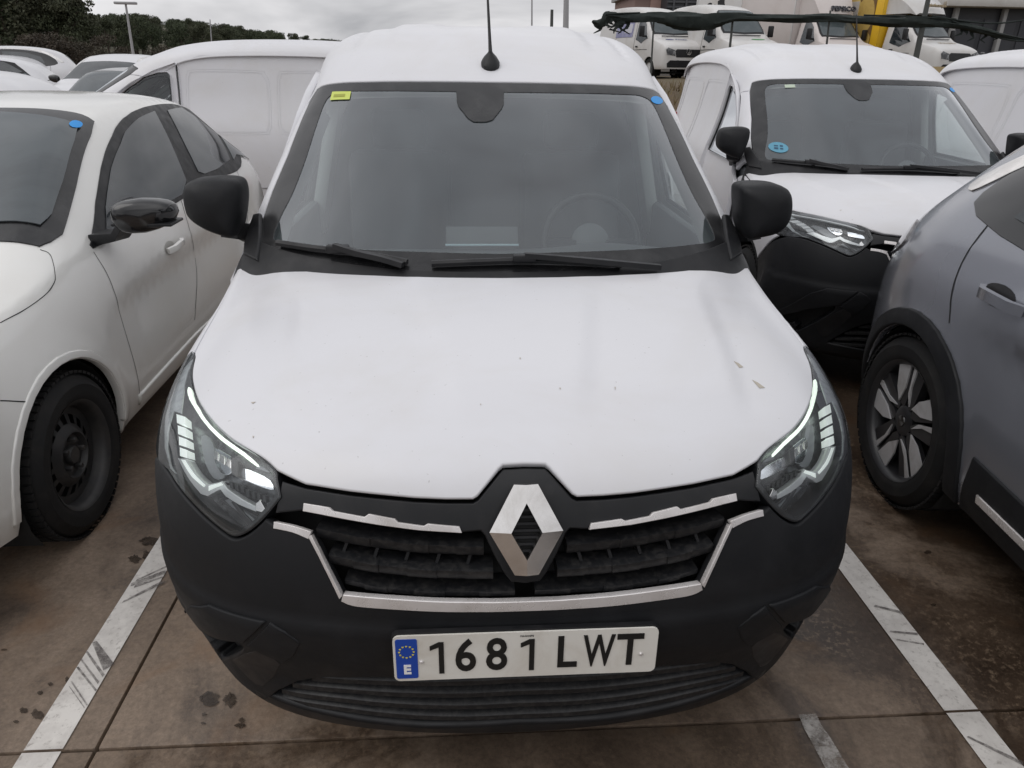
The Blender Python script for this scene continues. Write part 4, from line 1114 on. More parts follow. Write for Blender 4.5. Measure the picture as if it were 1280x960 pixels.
MB().prism([(-.8, .35), (.8, .35), (.8, 1.0), (.66, 1.42), (.56, 1.60), (-.56, 1.60), (-.66, 1.42), (-.8, 1.0)], -.015, .015, Matrix.Translation((0, 2.5, 0)) @ Matrix.Rotation(R(90), 4, 'X')).build('bulkhead', bulk_mat, van)
MB().box((0, 2.0, 0.40), (1.6, 1.2, 0.04)).build('cabin_floor', dark_liner, van)
hl = Surf([[(x, y, z-0.035) for x, y, z in r[:7]] for r in W[4:8]])
panel(hl, sym([(0, .004), (hl.cu[-1]-.004, .004), (hl.cu[-1]-.004, hl.cv[-1]-.02), (0, hl.cv[-1]-.02)]), 'headliner', headliner, van, depth=0, step=0.06)
for sx in (-1, 1):
    ip = [(u*sx, v) for u, v in [(tr_[-1][0]+.0, tr_[-1][1]-.0)]+gs_]
    pin = [(u-sx*.045, v) for u, v in ip]; 
    panel(UP, ip+pin[::-1], 'pillar_trim', trim_grey, van, off=-0.035, depth=0.05, r=0.01, step=0.03)
    MB().box((sx*0.735, 2.36, 1.22), (0.06, 0.15, 0.66), bev=0.015, mat4=Matrix.Translation((sx*0.735, 2.37, 1.20)) @ Matrix.Rotation(R(sx*-13), 4, 'Y')).build('door_pillar', trim_grey, van)
    MB().box((sx*0.80, 1.85, 0.75), (0.05, 1.05, 0.60), bev=0.02).build('door_trim', dash_mat, van)
# tablet holder lying on the dashboard
if False: MB().box((0, 0, 0), (0.24, 0.10, 0.004), bev=0.0, mat4=Matrix.Translation((-0.055, 1.37, 1.082)) @ Matrix.Rotation(R(55), 4, 'X')).build('document_sheet', glass('acetate', (0.9, .93, .94), .03, (.6, .65, .68), 1.2), van)
MB().box((-0.05, 1.38, 1.062), (0.255, 0.010, 0.007), bev=0.002).build('tablet_edge', mat('clip', (0.62, 0.80, 0.88), 0.3), van)
MB().box((0, 0, 0), (0.25, 0.008, 0.07), bev=0.003, mat4=Matrix.Translation((-0.05, 1.40, 1.088)) @ Matrix.Rotation(R(-35), 4, 'X')).build('tablet', dash_mat, van)

# wheels (shared builder)
def wheel(parent, x, y, z, r, w, style='steel', sx=1, steer=0.0):
    """axle along X, face towards sx"""
    M = Matrix.Translation((x, y, z)) @ Matrix.Rotation(steer, 4, 'Z') @ Matrix.Rotation(R(90)*sx, 4, 'Y')
    rr = r*(0.66 if style == 'steel' else 0.70)
    tp = [(rr, -w/2+.01), (rr+.012, -w/2), (r-.045, -w/2-.004), (r-.016, -w/2+.016), (r, -w/2+.04), (r+.002, 0), (r, w/2-.04), (r-.016, w/2-.016), (r-.045, w/2+.004), (rr+.03, w/2+.002), (rr+.012, w/2), (rr, w/2-.01)]
    # rim first so tyre can hang on it
    root = bpy.data.objects.new('wheel', None); link(root, parent)
    root.location = (0, 0, 0)
    MB().lathe(tp, 56, M).build('tyre', rubber, root)
    # tread blocks
    tb = MB(); nb = 64
    for i in range(nb):
        for k, (h, ww) in enumerate(((-w*.36, w*.14), (-w*.12, w*.17), (w*.12, w*.17), (w*.36, w*.14))):
            a = 2*math.pi*(i+0.5*(k % 2))/nb; da = math.pi/nb*0.72
            vs = [M @ Vector((rad*math.cos(a+s_*da), rad*math.sin(a+s_*da), h+t_*ww/2)) for rad in (r-.004, r+.006) for s_, t_ in ((-1, -1), (1, -1), (1, 1), (-1, 1))]
            tb.add(vs, [(4, 5, 6, 7), (0, 1, 5, 4), (1, 2, 6, 5), (2, 3, 7, 6), (3, 0, 4, 7)], False)
    t = tb.build('tread', rubber, root); t['kind'] = 'stuff'
    barrel = [(rr+.004, w/2-.004), (rr-.006, w/2-.010), (rr-.018, w/2-.03), (rr-.022, -w/2+.02)]
    if style == 'steel':
        MB().lathe(barrel, 48, M).build('rim', steel_black, root)
        # dished disc with a ring of oval vents
        d0 = w/2-.05; n = 16; mb = MB()
        prof = [(rr-.02, d0-.01), (rr-.05, d0-.012)]
        mb.lathe(prof, 48, M)
        ro, ri = rr-.05, rr-.085
        for i in range(n):
            a0, a1 = 2*math.pi*(i-.22)/n, 2*math.pi*(i+.22)/n
            vs = [M @ Vector((q*math.cos(a), q*math.sin(a), d0-.012+(.012 if q == ri else 0))) for q in (ro, ri) for a in (a0, (a0+a1)/2, a1)]
            mb.add(vs, [(0, 1, 4, 3), (1, 2, 5, 4)])
        mb.lathe([(ri, d0), (ri-.02, d0+.016), (rr*.42, d0+.02), (rr*.38, d0+.0), (rr*.2, d0-.004), (0, d0-.004)], 48, M)
        mb.build('disc', steel_black, root)
        MB().lathe([(rr-.01, d0-.05), (0, d0-.05)], 32, M).build('brake_drum', dark_liner, root)
        MB().lathe([(.034, d0-.004), (.034, d0+.012), (.03, d0+.018), (0, d0+.018)], 24, M).build('hub_cap', steel_black, root)
        for i in range(5):
            a = 2*math.pi*i/5+.3
            MB().lathe([(.0105, d0-.004), (.0105, d0+.02), (.008, d0+.024), (0, d0+.024)], 6, M @ Matrix.Translation((.056*math.cos(a), .056*math.sin(a), 0))).build('wheel_bolt', steel_black, root)
    else:
        MB().lathe(barrel, 48, M).build('rim', alloy_dark, root)
        MB().lathe([(rr-.012, w/2-.09), (0, w/2-.09)], 32, M).build('brake_disc', dark_liner, root)
        d0 = w/2-.018
        for i in range(5):
            for s_ in (-1, 1):
                a = 2*math.pi*i/5+.05
                # two blades per spoke: dark body, bright cut face set askew
                def pol(q, ang): return (q*math.cos(ang), q*math.sin(ang))
                A = [pol(.055, a+s_*.30), pol(.075, a+s_*.62), pol(rr-.012, a+s_*.36), pol(rr-.012, a+s_*.06), pol(.09, a+s_*.05)]
                if s_ < 0: A = A[::-1]
                MB().prism(A, d0-.045, d0-.012, M).build('spoke', alloy_dark, root)
                B_ = [pol(.085, a+.66), pol(rr*.60, a+.62), pol(rr-.012, a+.46), pol(rr-.012, a+.09), pol(rr*.55, a+.20)] if s_ > 0 else [pol(.075, a-.34), pol(rr*.6, a-.10), pol(rr-.012, a-.12), pol(rr-.012, a-.02), pol(.12, a-.02)][::-1]
                MB().prism(B_ if s_ > 0 else B_, d0-.012, d0-.006, M).build('spoke_face', alloy, root)
        MB().lathe([(.062, d0-.04), (.062, d0-.014), (.05, d0-.008), (0, d0-.008)], 24, M).build('hub', alloy_dark, root)
        MB().lathe([(.024, d0-.008), (.022, d0-.003), (0, d0-.002)], 20, M).build('hub_badge', gloss_black, root)
        for i in range(5):
            a = 2*math.pi*i/5+.68
            MB().lathe([(.010, d0-.03), (.010, d0-.016), (0, d0-.016)], 6, M @ Matrix.Translation((.078*math.cos(a), .078*math.sin(a), 0))).build('wheel_bolt', dark_liner, root)
    return root
def arch_liner(root, sx, x1, x0, yc, zc, r):
    n = 17; A = [(yc+r*math.cos(a), max(0.12, zc+r*math.sin(a))) for a in np.linspace(-.18*math.pi, 1.18*math.pi, n)]
    vs = [(sx*x1, y, z) for y, z in A]+[(sx*x0, y, z) for y, z in A]
    fs = [(i, i+1, n+i+1, n+i) for i in range(n-1)]+[tuple(range(n, 2*n))]
    mesh_obj('arch_liner', vs, fs, dark_liner, root)
for sx in (-1, 1):
    wheel(van, sx*0.765, WHEEL_Y, 0.317, 0.317, 0.195, 'steel', sx); wheel(van, sx*0.765, 3.71, 0.317, 0.317, 0.195, 'steel', sx)
    arch_liner(van, sx, .86, .60, WHEEL_Y, .32, .370); arch_liner(van, sx, .86, .60, 3.71, .32, .365)
# ------------------------------------------------------------------ generic car body: sections along the length
def car_surf(y, zt, wt, zb, wb, wm, zs, W=Matrix.Identity(4), disp=None):
    rows = []
    for i in range(len(y)):
        t, a, b, c, d, e = zt[i], wt[i], zb[i], wb[i], wm[i], zs[i]
        k = min(1.0, max(0.25, (t-b)/0.3))
        p3 = (a, max(b+0.01, t-0.055*k-0.02))
        mid = ((p3[0]+c)/2+0.012, (p3[1]+b)/2)
        zm = e+(b-e)*0.42
        pts = [(0, t), (a*.33, t-0.003), (a*.64, t-0.012*k), (a*.87, t-0.030*k-0.004), p3, mid, (c, b), (d-0.008, b-(b-zm)*0.38), (d, zm), (d-0.012, e+0.10), (d-0.05, e)]
        rows.append([(x, y[i], z) for x, z in pts])
    def cap(r, dy):
        zc_ = r[-1][2]; out = []
        for kx, kz, d in ((.95, .90, .035), (.55, .5, .06), (.02, .02, .065)): out.append([(x*kx, yy+dy*d, zc_+(z-zc_)*kz) for x, yy, z in r])
        return out
    rows = cap(rows[0], -1)[::-1]+rows+cap(rows[-1], 1)
    return Surf(rows, world=W, comp=0.4, sub=4, disp=disp)

def door_sculpt(y0, y1, zc, hz, dep, wheels, arch, zw, flare):
    def f(P):
        Q = P.copy(); x, y, z = P[:, 0], P[:, 1], P[:, 2]; sg = np.sign(x)*(np.abs(x) > .5)
        on = np.clip((y-y0)/.35, 0, 1)*np.clip((y1-y)/.35, 0, 1)
        zz = z-zc-.05*(y-y0)/(y1-y0)
        s_ = np.where(zz > 0, np.exp(-(zz/(hz*.45))**2), np.exp(-(zz/(hz*1.3))**2))
        d = -dep*on*s_
        for yw in wheels:
            r = np.hypot(y-yw, z-zw); d = d+flare*np.exp(-((r-arch-.01)/.06)**2)*(z > zw-.15)
        Q[:, 0] = x+sg*d
        return Q
    return f

def arch_pts(S, sx, yc, zc, r, a0=-0.15, a1=1.15, n=17):
    return S.side([(yc+r*math.cos(a), zc+r*math.sin(a)) for a in np.linspace(math.pi*a1, math.pi*a0, n)], sx)

def car_base(S, root, paint, L_, yf, yr, wr, arch, ww, style, step=0.06, wx=None, full=True, cladding=None):
    """body skin with wheel arches, underside, wheels"""
    ue = S.cu[-1]; vlo, vhi = S.cv[0]+0.002, S.cv[-1]-0.002
    def vy(y): return float(np.interp(y, S.data[:, 0, 1], S.cv))
    def edge(sx):
        a = [(sx*(ue-0.004), vlo)]
        for yc in (yf, yr):
            q = [(yc+arch*math.cos(t), wr+arch*math.sin(t)) for t in np.linspace(math.pi*1.0, 0, 19)]
            h = S.side(q, sx)
            a += [(sx*(ue-0.004), h[0][1])]+h+[(sx*(ue-0.004), h[-1][1])]
        return a+[(sx*(ue-0.004), vhi)]
    R_, L2 = edge(1), edge(-1)
    body = panel(S, R_+L2[::-1], 'body', paint, root, depth=0.03, r=0.003, step=step)
    wxx = wx if wx else S.data[:, :, 0].max()-ww/2-0.02
    for sx in (-1, 1):
        for yc in (yf, yr):
            if full: wheel(root, sx*wxx, yc, wr, wr, ww, style, sx)
            else:
                M = Matrix.Translation((sx*wxx, yc, wr)) @ Matrix.Rotation(R(90)*sx, 4, 'Y'); q = wr*.64
                w_ = MB().lathe([(q, -ww/2), (wr-.02, -ww/2), (wr, -ww/2+.03), (wr, ww/2-.03), (wr-.02, ww/2), (q, ww/2-.005)], 28, M).build('wheel', rubber, root)
                MB().lathe([(q, ww/2-.005), (q-.02, ww/2-.03), (.06, ww/2-.02), (0, ww/2-.01)], 24, M).build('rim', alloy, w_)
            arch_liner(root, sx, S.data[:, :, 0].max()-.035, wxx-ww/2-.06, yc, wr, arch-.003)
    MB().box((0, L_/2, 0.24), (1.45, L_*0.9, 0.05)).build('underbody', dark_liner, root)
    return body

def side_panel_glass(S, root, polys, gl, sxs=(-1, 1), frame=None, off=0.002, seal=black_trim, step=0.05):
    """window areas given as (y,z): dark frame panel with glass panes lying on it"""
    out = []
    for sx in sxs:
        if frame: out.append(panel(S, S.side(spline_pts(frame, 3, True), sx), 'window_frame', seal, root, off=off, depth=0.008, r=0.002, step=step))
        for q in polys: panel(S, S.side(spline_pts(q, 3, True), sx), 'side_window', gl, out[-1] if frame else root, off=off+0.003, depth=0.004, r=0.001, step=step)
    return out

# ------------------------------------------------------------------ white hatchback to the left of the van
HX, HY = -2.39, 0.46
hatch = thing('hatchback_car', 'white hatchback with black steel wheels and black door mirror, windscreen turned this way', 'car', (HX, HY, 0))
HW = Matrix.Translation((HX, HY, 0))
hy = [0,.1,.35,.75,1.08,1.4,1.75,2.1,2.6,3.1,3.5,3.8,3.98,4.05]
HS = car_surf(hy, [.60,.74,.85,.925,.985,1.18,1.355,1.445,1.472,1.455,1.40,1.25,1.0,.80], [.50,.60,.68,.715,.735,.665,.61,.585,.58,.57,.545,.52,.55,.55],
    [.58,.68,.79,.86,.905,.915,.92,.925,.935,.955,.98,1.0,.92,.78], [.55,.68,.75,.79,.805,.81,.812,.812,.812,.81,.80,.77,.73,.66],
    [.60,.75,.83,.868,.872,.872,.872,.872,.872,.876,.876,.845,.79,.70], [.26,.22,.2,.2,.2,.2,.2,.2,.2,.2,.22,.26,.3,.34], HW, door_sculpt(1.2, 3.35, .66, .14, .030, (0.84, 3.38), .352, .305, .014))
HYF, HYR, HWR = 0.84, 3.38, 0.305
car_base(HS, hatch, cream_white, 4.05, HYF, HYR, HWR, 0.352, 0.20, 'steel', wx=0.775, step=0.045)
H = lambda pts, n=3: [h for h in (HS.px(x, y) for x, y in (spline_pts(pts, n, True) if n > 1 else pts)) if h]
inside_grey = mat('inside_grey', (0.055, 0.06, 0.065), 0.8)
car_glass = mat('car_glass', (0.018, 0.024, 0.028), 0.03, spec=0.9, dirt=(0.10, 0.105, 0.11), dirt_scale=2.5, dirt_amt=0.6)
car_glass_light = mat('car_glass_light', (0.085, 0.098, 0.105), 0.08, spec=0.5, dirt=(0.05, 0.055, 0.06), dirt_scale=2.0, dirt_amt=0.8)
# windscreen
ws = [HS.px(x, y) for x, y in [(118,153),(113,172),(95,234),(78,294),(64,303),(49,309)]]
wtop, wbot = HS.px(20, 148)[1], HS.px(10, 312)[1]
cu0 = 0.0
half = [(0.0, HS.top([(0, 1.98)])[0][1])]+[ws[0]]+ws[1:]+[(0.0, HS.top([(0, 1.06)])[0][1])]
fr_h = panel(HS, sym(half), 'windscreen_frame', frit, hatch, off=0.006, depth=0.008, r=0.002, step=0.03)
wi = [HS.px(x, y) for x, y in [(97,160),(92,178),(77,230),(64,270),(50,284)]]
half = [(0.0, half[0][1]-0.04)]+wi+[(0.0, half[-1][1]+0.07)]
panel(HS, sym(half), 'windscreen', car_glass_light, fr_h, off=0.014, depth=0.006, r=0.001, step=0.03)
# side windows
dlo = [(116.5,311),(115,289),(126,210),(144,161),(164,141),(197,131),(230,132),(259,139),(279,157.5),(297,190),(301.5,203),(296,214),(270,224),(226,250),(170,285)]
for sg in (1, -1):
    q = (lambda a: a) if sg > 0 else mir
    fr = panel(HS, q(H(dlo, 2)), 'window_frame', black_trim, hatch, off=0.006, depth=0.012, r=0.003, step=0.04)
    panel(HS, q(H([(131,292),(130,260),(137,212),(155,166),(172,149),(192,140),(212,180),(231,226),(226,244),(180,270),(150,284)], 1)), 'door_window', car_glass, fr, off=0.010, depth=0.004, r=0.001, step=0.04)
    panel(HS, q(H([(208,139),(226,136),(254,141),(270,168),(286,200),(270,212),(254,218),(246,215),(228,178)], 1)), 'door_window', car_glass, fr, off=0.010, depth=0.004, r=0.001, step=0.04)
    panel(HS, q(H([(260,144),(272,152),(284,172),(294,194),(291,201),(275,172)], 1)), 'quarter_window', car_glass_light, fr, off=0.010, depth=0.004, r=0.001, step=0.03)
# seams: thin dark grooves
def seam(S, pts, root, w=0.0017, n=4, both=False, name='panel_seam', material=dark_liner, off=0.0008):
    L_ = [h for h in (S.px(x, y) for x, y in spline_pts(pts, n)) if h]
    for sg in ((1, -1) if both else (1,)):
        l2 = L_ if sg > 0 else mir(L_)
        panel(S, ribbon(l2, w), name, material, root, off=off, depth=0.0, r=0.0005, step=0.02, rim=False)
seam(HS, [(0,404),(28,389),(54,371),(66,357),(69,345),(63,319),(50,312)], hatch, both=True)
seam(HS, [(117,315),(137,350),(155,410),(171,467),(175,500)], hatch, both=True)
seam(HS, [(0,501),(24,502),(46,503.5)], hatch, both=True)
seam(HS, [(226,250),(240,300),(246,345),(243,400)], hatch, both=True)
seam(HS, [(296,214),(306,240),(310,265),(304,300)], hatch, both=True)
# arch lips
for sx in (-1, 1):
    for yc in (HYF, HYR):
        a = HS.side([(yc+0.385*math.cos(t), HWR+0.385*math.sin(t)) for t in np.linspace(math.pi*1.04, -.04*math.pi, 21)], sx)
        b = HS.side([(yc+0.354*math.cos(t), HWR+0.354*math.sin(t)) for t in np.linspace(math.pi*1.04, -.04*math.pi, 21)], sx)
        panel(HS, a+b[::-1], 'arch_lip', cream_white, hatch, off=0.006, depth=0.02, r=0.006, step=0.02)
    q = [(0.95+.42, .30), (1.38, .245), (2.2, .235), (2.92, .245), (2.95, .30), (2.1, .32)]
    panel(HS, HS.side(q, sx), 'sill', cream_white, hatch, off=0.012, depth=0.02, r=0.008, step=0.05)
    for yy, zz in ((2.02, .80), (3.0, .83)):
        h = HS.side([(yy, zz)], sx)[0]; p, n_ = HS.at(h, 0.002)
        cup = HS.side([(yy+.06*math.cos(t)-.03, zz+.032*math.sin(t)-.004) for t in np.linspace(0, 6, 14)], sx)
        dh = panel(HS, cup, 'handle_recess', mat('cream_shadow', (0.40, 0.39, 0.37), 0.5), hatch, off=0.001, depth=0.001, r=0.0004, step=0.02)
        MB().sweep([p+Vector((sx*.01, -.085, -.008)), p+Vector((sx*.032, -.05, 0)), p+Vector((sx*.032, .05, .006)), p+Vector((sx*.012, .085, .006))], [(-.009, -.013), (.009, -.013), (.011, .0), (.009, .013), (-.009, .013)]).build('door_handle', cream_white, dh)
# crease along the doors is carried by a soft fold
# mirrors
def car_mirror(root, W, c, sx, size=(0.24, 0.16, 0.15), base=None, material=gloss_black):
    c = Vector(c); vs = []; nA, nB = 20, 12
    for j in range(nB+1):
        th = math.pi*j/nB
        for i in range(nA):
            ph = 2*math.pi*i/nA; e = 0.62
            cs = lambda v: math.copysign(abs(v)**e, v)
            x, y_, z = cs(math.sin(th))*cs(math.cos(ph)), cs(math.cos(th)), cs(math.sin(th))*cs(math.sin(ph))
            tx = x*(1-0.18*max(0, -z)); zz = z*(1-0.22*(x*sx if x*sx > 0 else 0)) + 0.10*x*sx
            vs.append(c+Vector((tx*size[0]/2, y_*size[1]/2*(1 if y_ < 0 else .5)+0.10*x*sx*size[0], zz*size[2]/2)))
    fs = [(j*nA+i, j*nA+(i+1) % nA, (j+1)*nA+(i+1) % nA, (j+1)*nA+i) for j in range(nB) for i in range(nA)]
    r_ = MB().add(vs, fs).build('door_mirror', material, root)
    b = Vector(base)
    MB().sweep([c+Vector((-sx*size[0]*.36, .0, -size[2]*.32)), c.lerp(b, .6)+Vector((0, 0, -.03)), b], [(-.05, -.02), (.05, -.02), (.055, 0), (.05, .02), (-.05, .02), (-.055, 0)], scale=[.7, .8, 1.2]).build('mirror_foot', black_trim, r_)
    MB().box(c+Vector((0, 0, -size[2]*.22)), (size[0]*.99, size[1]*.9, 0.012), bev=0.005).build('mirror_band', black_trim, r_)
    return r_
mc = px_at_y(183, 268, HY+1.42)
base = HS.at(HS.px(124, 298), 0.005)[0]
car_mirror(hatch, HW, HW.inverted() @ mc, 1, (0.235, 0.15, 0.135), base)
car_mirror(hatch, HW, Vector((-(mc.x-HX), mc.y-HY, mc.z)), -1, (0.235, 0.15, 0.135), (-base.x, base.y, base.z))
# front lamps, grille, plate (hidden from here, in place for another view)
for sx in (-1, 1):
    panel(HS, HS.front([(sx*.42, .66), (sx*.72, .72), (sx*.76, .80), (sx*.70, .80), (sx*.45, .72)]), 'headlight', lamp_grey, hatch, off=.004, depth=.01, step=.03)
    panel(HS, HS.front([(sx*.55, .84), (sx*.72, .84), (sx*.74, .93), (sx*.6, .95)], 9), 'tail_lamp', red_lens, hatch, off=.004, depth=.01, step=.03)
panel(HS, HS.front([(-.45, .40), (.45, .40), (.40, .60), (-.40, .60)]), 'grille', black_trim, hatch, off=.004, depth=.01, step=.05)
# blue sticker on the glass
panel(HS, H([(94+8*math.cos(a), 159+4.5*math.sin(a)) for a in np.linspace(0, 5.8, 12)], 1), 'round_sticker', sticker_b, hatch, off=0.016, depth=0.001, r=0.0003, step=0.02)

smoke_lens = mat('smoke_lens', (0.10, 0.095, 0.10), 0.1, coat=0.8, dirt=(0.35, 0.34, 0.35), dirt_scale=22, dirt_amt=0.9)
# ------------------------------------------------------------------ grey crossover on the right
SX, SY, SRZ = 2.245, -2.20, R(-4.5)
suv = thing('crossover_car', 'grey crossover with black arch cladding and two-tone alloy wheels, rear end by the van', 'car', (SX, SY, 0), SRZ)
SW = Matrix.Translation((SX, SY, 0)) @ Matrix.Rotation(SRZ, 4, 'Z')
sy = [0,.1,.35,.8,1.15,1.5,1.9,2.3,2.8,3.3,3.65,3.88,4.04,4.14,4.18]
SS = car_surf(sy, [.70,.85,.98,1.05,1.10,1.30,1.50,1.58,1.60,1.58,1.52,1.42,1.22,1.02,.80], [.55,.66,.74,.78,.80,.70,.63,.60,.59,.58,.56,.54,.55,.60,.58],
    [.68,.82,.92,.98,1.02,1.025,1.03,1.035,1.05,1.075,1.11,1.115,1.06,.98,.78], [.60,.74,.81,.85,.865,.87,.87,.87,.87,.86,.835,.79,.735,.68,.62],
    [.66,.80,.88,.915,.92,.92,.92,.92,.92,.922,.92,.89,.835,.77,.70], [.3,.26,.24,.24,.24,.24,.24,.24,.24,.24,.24,.27,.32,.36,.40], SW, door_sculpt(1.3, 3.3, .76, .16, .028, (0.90, 3.52), .385, .348, .012))
SYF, SYR, SWR = 0.90, 3.52, 0.348
car_base(SS, suv, grey_paint, 4.37, SYF, SYR, SWR, 0.385, 0.225, 'alloy', wx=0.80, step=0.045)
for sx in (-1, 1):
    for yc in (SYF, SYR):
        a = SS.side([(yc+0.455*math.cos(t), SWR+0.455*math.sin(t)) for t in np.linspace(math.pi*1.12, -.13*math.pi, 25)], sx)
        b = SS.side([(yc+0.386*math.cos(t), SWR+0.386*math.sin(t)) for t in np.linspace(math.pi*1.12, -.13*math.pi, 25)], sx)
        panel(SS, a+b[::-1], 'arch_cladding', black_plastic, suv, off=0.014, depth=0.03, r=0.008, step=0.025)
    panel(SS, SS.side([(1.36, .25), (1.36, .46), (2.2, .44), (3.02, .47), (3.06, .25)], sx), 'sill_cladding', black_plastic, suv, off=0.010, depth=0.02, r=0.006, step=0.05)
    panel(SS, SS.side([(1.6, .33), (1.6, .36), (2.95, .37), (2.95, .34)], sx), 'sill_strip', chrome_dull, suv, off=0.016, depth=0.008, r=0.002, step=0.05)
    fr = panel(SS, SS.side(spline_pts([(1.35, 1.05), (1.75, 1.33), (2.1, 1.47), (2.6, 1.51), (3.1, 1.49), (3.45, 1.40), (3.62, 1.27), (3.55, 1.16), (2.8, 1.085), (2.0, 1.06)], 3, True), sx), 'window_frame', gloss_black, suv, off=0.003, depth=0.008, step=0.05)
    for q in ([(1.6, 1.10), (1.95, 1.36), (2.2, 1.45), (2.42, 1.46), (2.42, 1.11)], [(2.5, 1.12), (2.5, 1.46), (3.0, 1.44), (3.30, 1.35), (3.36, 1.19), (2.9, 1.13)]):
        panel(SS, SS.side(q, sx), 'side_window', car_glass, fr, off=0.007, depth=0.004, step=0.05)
    # bright strip along the roof edge
    st = SS.side(spline_pts([(1.5, 1.24), (1.9, 1.46), (2.3, 1.535), (2.8, 1.545), (3.2, 1.52), (3.5, 1.44), (3.78, 1.26), (3.72, 1.22), (3.6, 1.30), (3.44, 1.405), (3.2, 1.49), (2.8, 1.515), (2.3, 1.505), (1.95, 1.44)], 3, True), sx)
    panel(SS, st, 'roof_strip', chrome, suv, off=0.006, depth=0.01, r=0.002, step=0.03)
    panel(SS, SS.side(spline_pts([(3.90, .99), (3.96, 1.06), (4.04, 1.03), (4.11, .95), (4.10, .89), (3.97, .93)], 3, True), sx), 'tail_lamp', smoke_lens, suv, off=0.008, depth=0.015, r=0.003, step=0.02)
    panel(SS, SS.front([(sx*.45, .78), (sx*.78, .80), (sx*.80, .90), (sx*.5, .86)]), 'headlight', lamp_grey, suv, off=.004, depth=.01, step=.03)
    # handles
    for yy, zz in ((2.25, .93), (3.16, .975)):
        h = SS.side([(yy, zz)], sx)[0]; p, n_ = SS.at(h, 0.0)
        dh = panel(SS, SS.side([(yy+.085*math.cos(t)+.02, zz+.036*math.sin(t)) for t in np.linspace(0, 6, 16)], sx), 'handle_recess', black_trim, suv, off=0.0015, depth=0.001, r=0.0004, step=0.02)
        MB().sweep([p+Vector((sx*.008, -.13, -.005)), p+Vector((sx*.036, -.09, 0)), p+Vector((sx*.038, .05, .004)), p+Vector((sx*.012, .085, .004))], [(-.011, -.017), (.009, -.017), (.013, .0), (.009, .017), (-.011, .017)]).build('door_handle', grey_paint, dh)
half = [(0, SS.top([(0, 3.86)])[0][1])]+[SS.top([(.48, 3.86)])[0], SS.top([(.52, 4.02)])[0], (0, SS.top([(0, 4.03)])[0][1])]
panel(SS, sym(half), 'rear_window', car_glass, suv, off=.004, depth=.006, step=.05)
half = [(0, SS.top([(0, 1.82)])[0][1])]+[SS.top([(.56, 1.80)])[0], SS.top([(.74, 1.22)])[0], (0, SS.top([(0, 1.16)])[0][1])]
panel(SS, sym(half), 'windscreen', car_glass, suv, off=.004, depth=.006, step=.06)
seam(SS, [(1264,248),(1233,284),(1207,320.6),(1191,362),(1187,404)], suv, both=True, w=0.003)
seam(SS, [(1264,248),(1290,300)], suv, both=True, w=0.002)
car_mirror(suv, SW, (-1.02, 1.55, 1.12), -1, (0.22, 0.16, 0.15), (-0.88, 1.50, 1.04), gloss_black)
car_mirror(suv, SW, (1.02, 1.55, 1.12), 1, (0.22, 0.16, 0.15), (0.88, 1.50, 1.04), gloss_black)

# ------------------------------------------------------------------ other vans of the same model
swap = {drl_on: drl_off, drl_soft: drl_off, MATS['plate_white']: MATS['plate_white']}
v2 = copy_tree(van, None, swap, skip=('number_plate', 'tablet', 'tablet_edge', 'light_guide', 'inspection_sticker', 'sticker_print'))
v2.location = (2.37, 2.16, 0); v2.rotation_euler = (0, 0, R(-6))
tag(v2, 'white panel van with unlit lamps and a blue round sticker low on its windscreen', 'van')
# stickers on its windscreen
def v_sticker(root, pts, name, material, off=0.0015):
    return panel(UP, pts, name, material, root, off=off, depth=0.001, r=0.0003, step=0.02)
bc = np.array([-0.60, UP.cv[1]+0.20])
v_sticker(v2, [(bc[0]+.05*math.cos(a), bc[1]+.05*math.sin(a)) for a in np.linspace(0, 6.1, 20)], 'round_sticker', mat('sticker_teal', (0.10, 0.30, 0.42), 0.5))
for dx, dy, w, h in ((-.012, .012, .022, .012), (.016, .014, .016, .016), (-.012, -.012, .022, .018), (.016, -.012, .016, .014)):
    v_sticker(v2, [(bc[0]+dx-w/2, bc[1]+dy-h/2), (bc[0]+dx+w/2, bc[1]+dy-h/2), (bc[0]+dx+w/2, bc[1]+dy+h/2), (bc[0]+dx-w/2, bc[1]+dy+h/2)], 'sticker_print', mat('sticker_navy', (0.02, 0.07, 0.13), 0.5), 0.0028)
tu = np.array([-0.49, tr_[1][1]-0.075])
v_sticker(v2, [(tu[0]-.035, tu[1]-.02), (tu[0]+.035, tu[1]-.02), (tu[0]+.035, tu[1]+.02), (tu[0]-.035, tu[1]+.02)], 'inspection_sticker', mat('sticker_pale', (0.45, 0.52, 0.42), 0.5))

v3 = copy_tree(van, None, swap, skip=('number_plate', 'tablet', 'tablet_edge', 'inspection_sticker', 'sticker_print', 'round_sticker', 'light_guide'))
bpy.data.objects.remove([c for c in v3.children if c.name.startswith('antenna')][0].children[0]); bpy.data.objects.remove([c for c in v3.children if c.name.startswith('antenna')][0])
v3.location = (-5.20, 7.25, 0); v3.rotation_euler = (0, 0, R(-90))
tag(v3, 'white panel van parked crosswise behind the hatchback, blank side panels facing this way', 'van')
v4 = copy_tree(van, None, swap, skip=('number_plate', 'tablet', 'tablet_edge', 'inspection_sticker', 'sticker_print', 'round_sticker', 'light_guide'))
v4.location = (5.10, 1.65, 0)
tag(v4, 'white panel van with faint ghost lettering on its blank side', 'van')
ghost = mat('ghost_lettering', (0.60, 0.598, 0.60), 0.45)
TM = Matrix(((0, 0, -1, 0), (-1, 0, 0, 0), (0, 1, 0, 0), (0, 0, 0, 1)))     # reads along -y, faces -x
gx = SL.at(SL.side([(3.4, 1.22)], -1)[0], 0.022)[0]
lean = Matrix.Rotation(R(16), 4, 'Y')
text_obj('ghost_lettering', 'ACCESORECAMBIOS', 0.20, ghost, v4, Matrix.Translation(gx) @ lean @ TM, 0.0015, 0.0, 1.0)
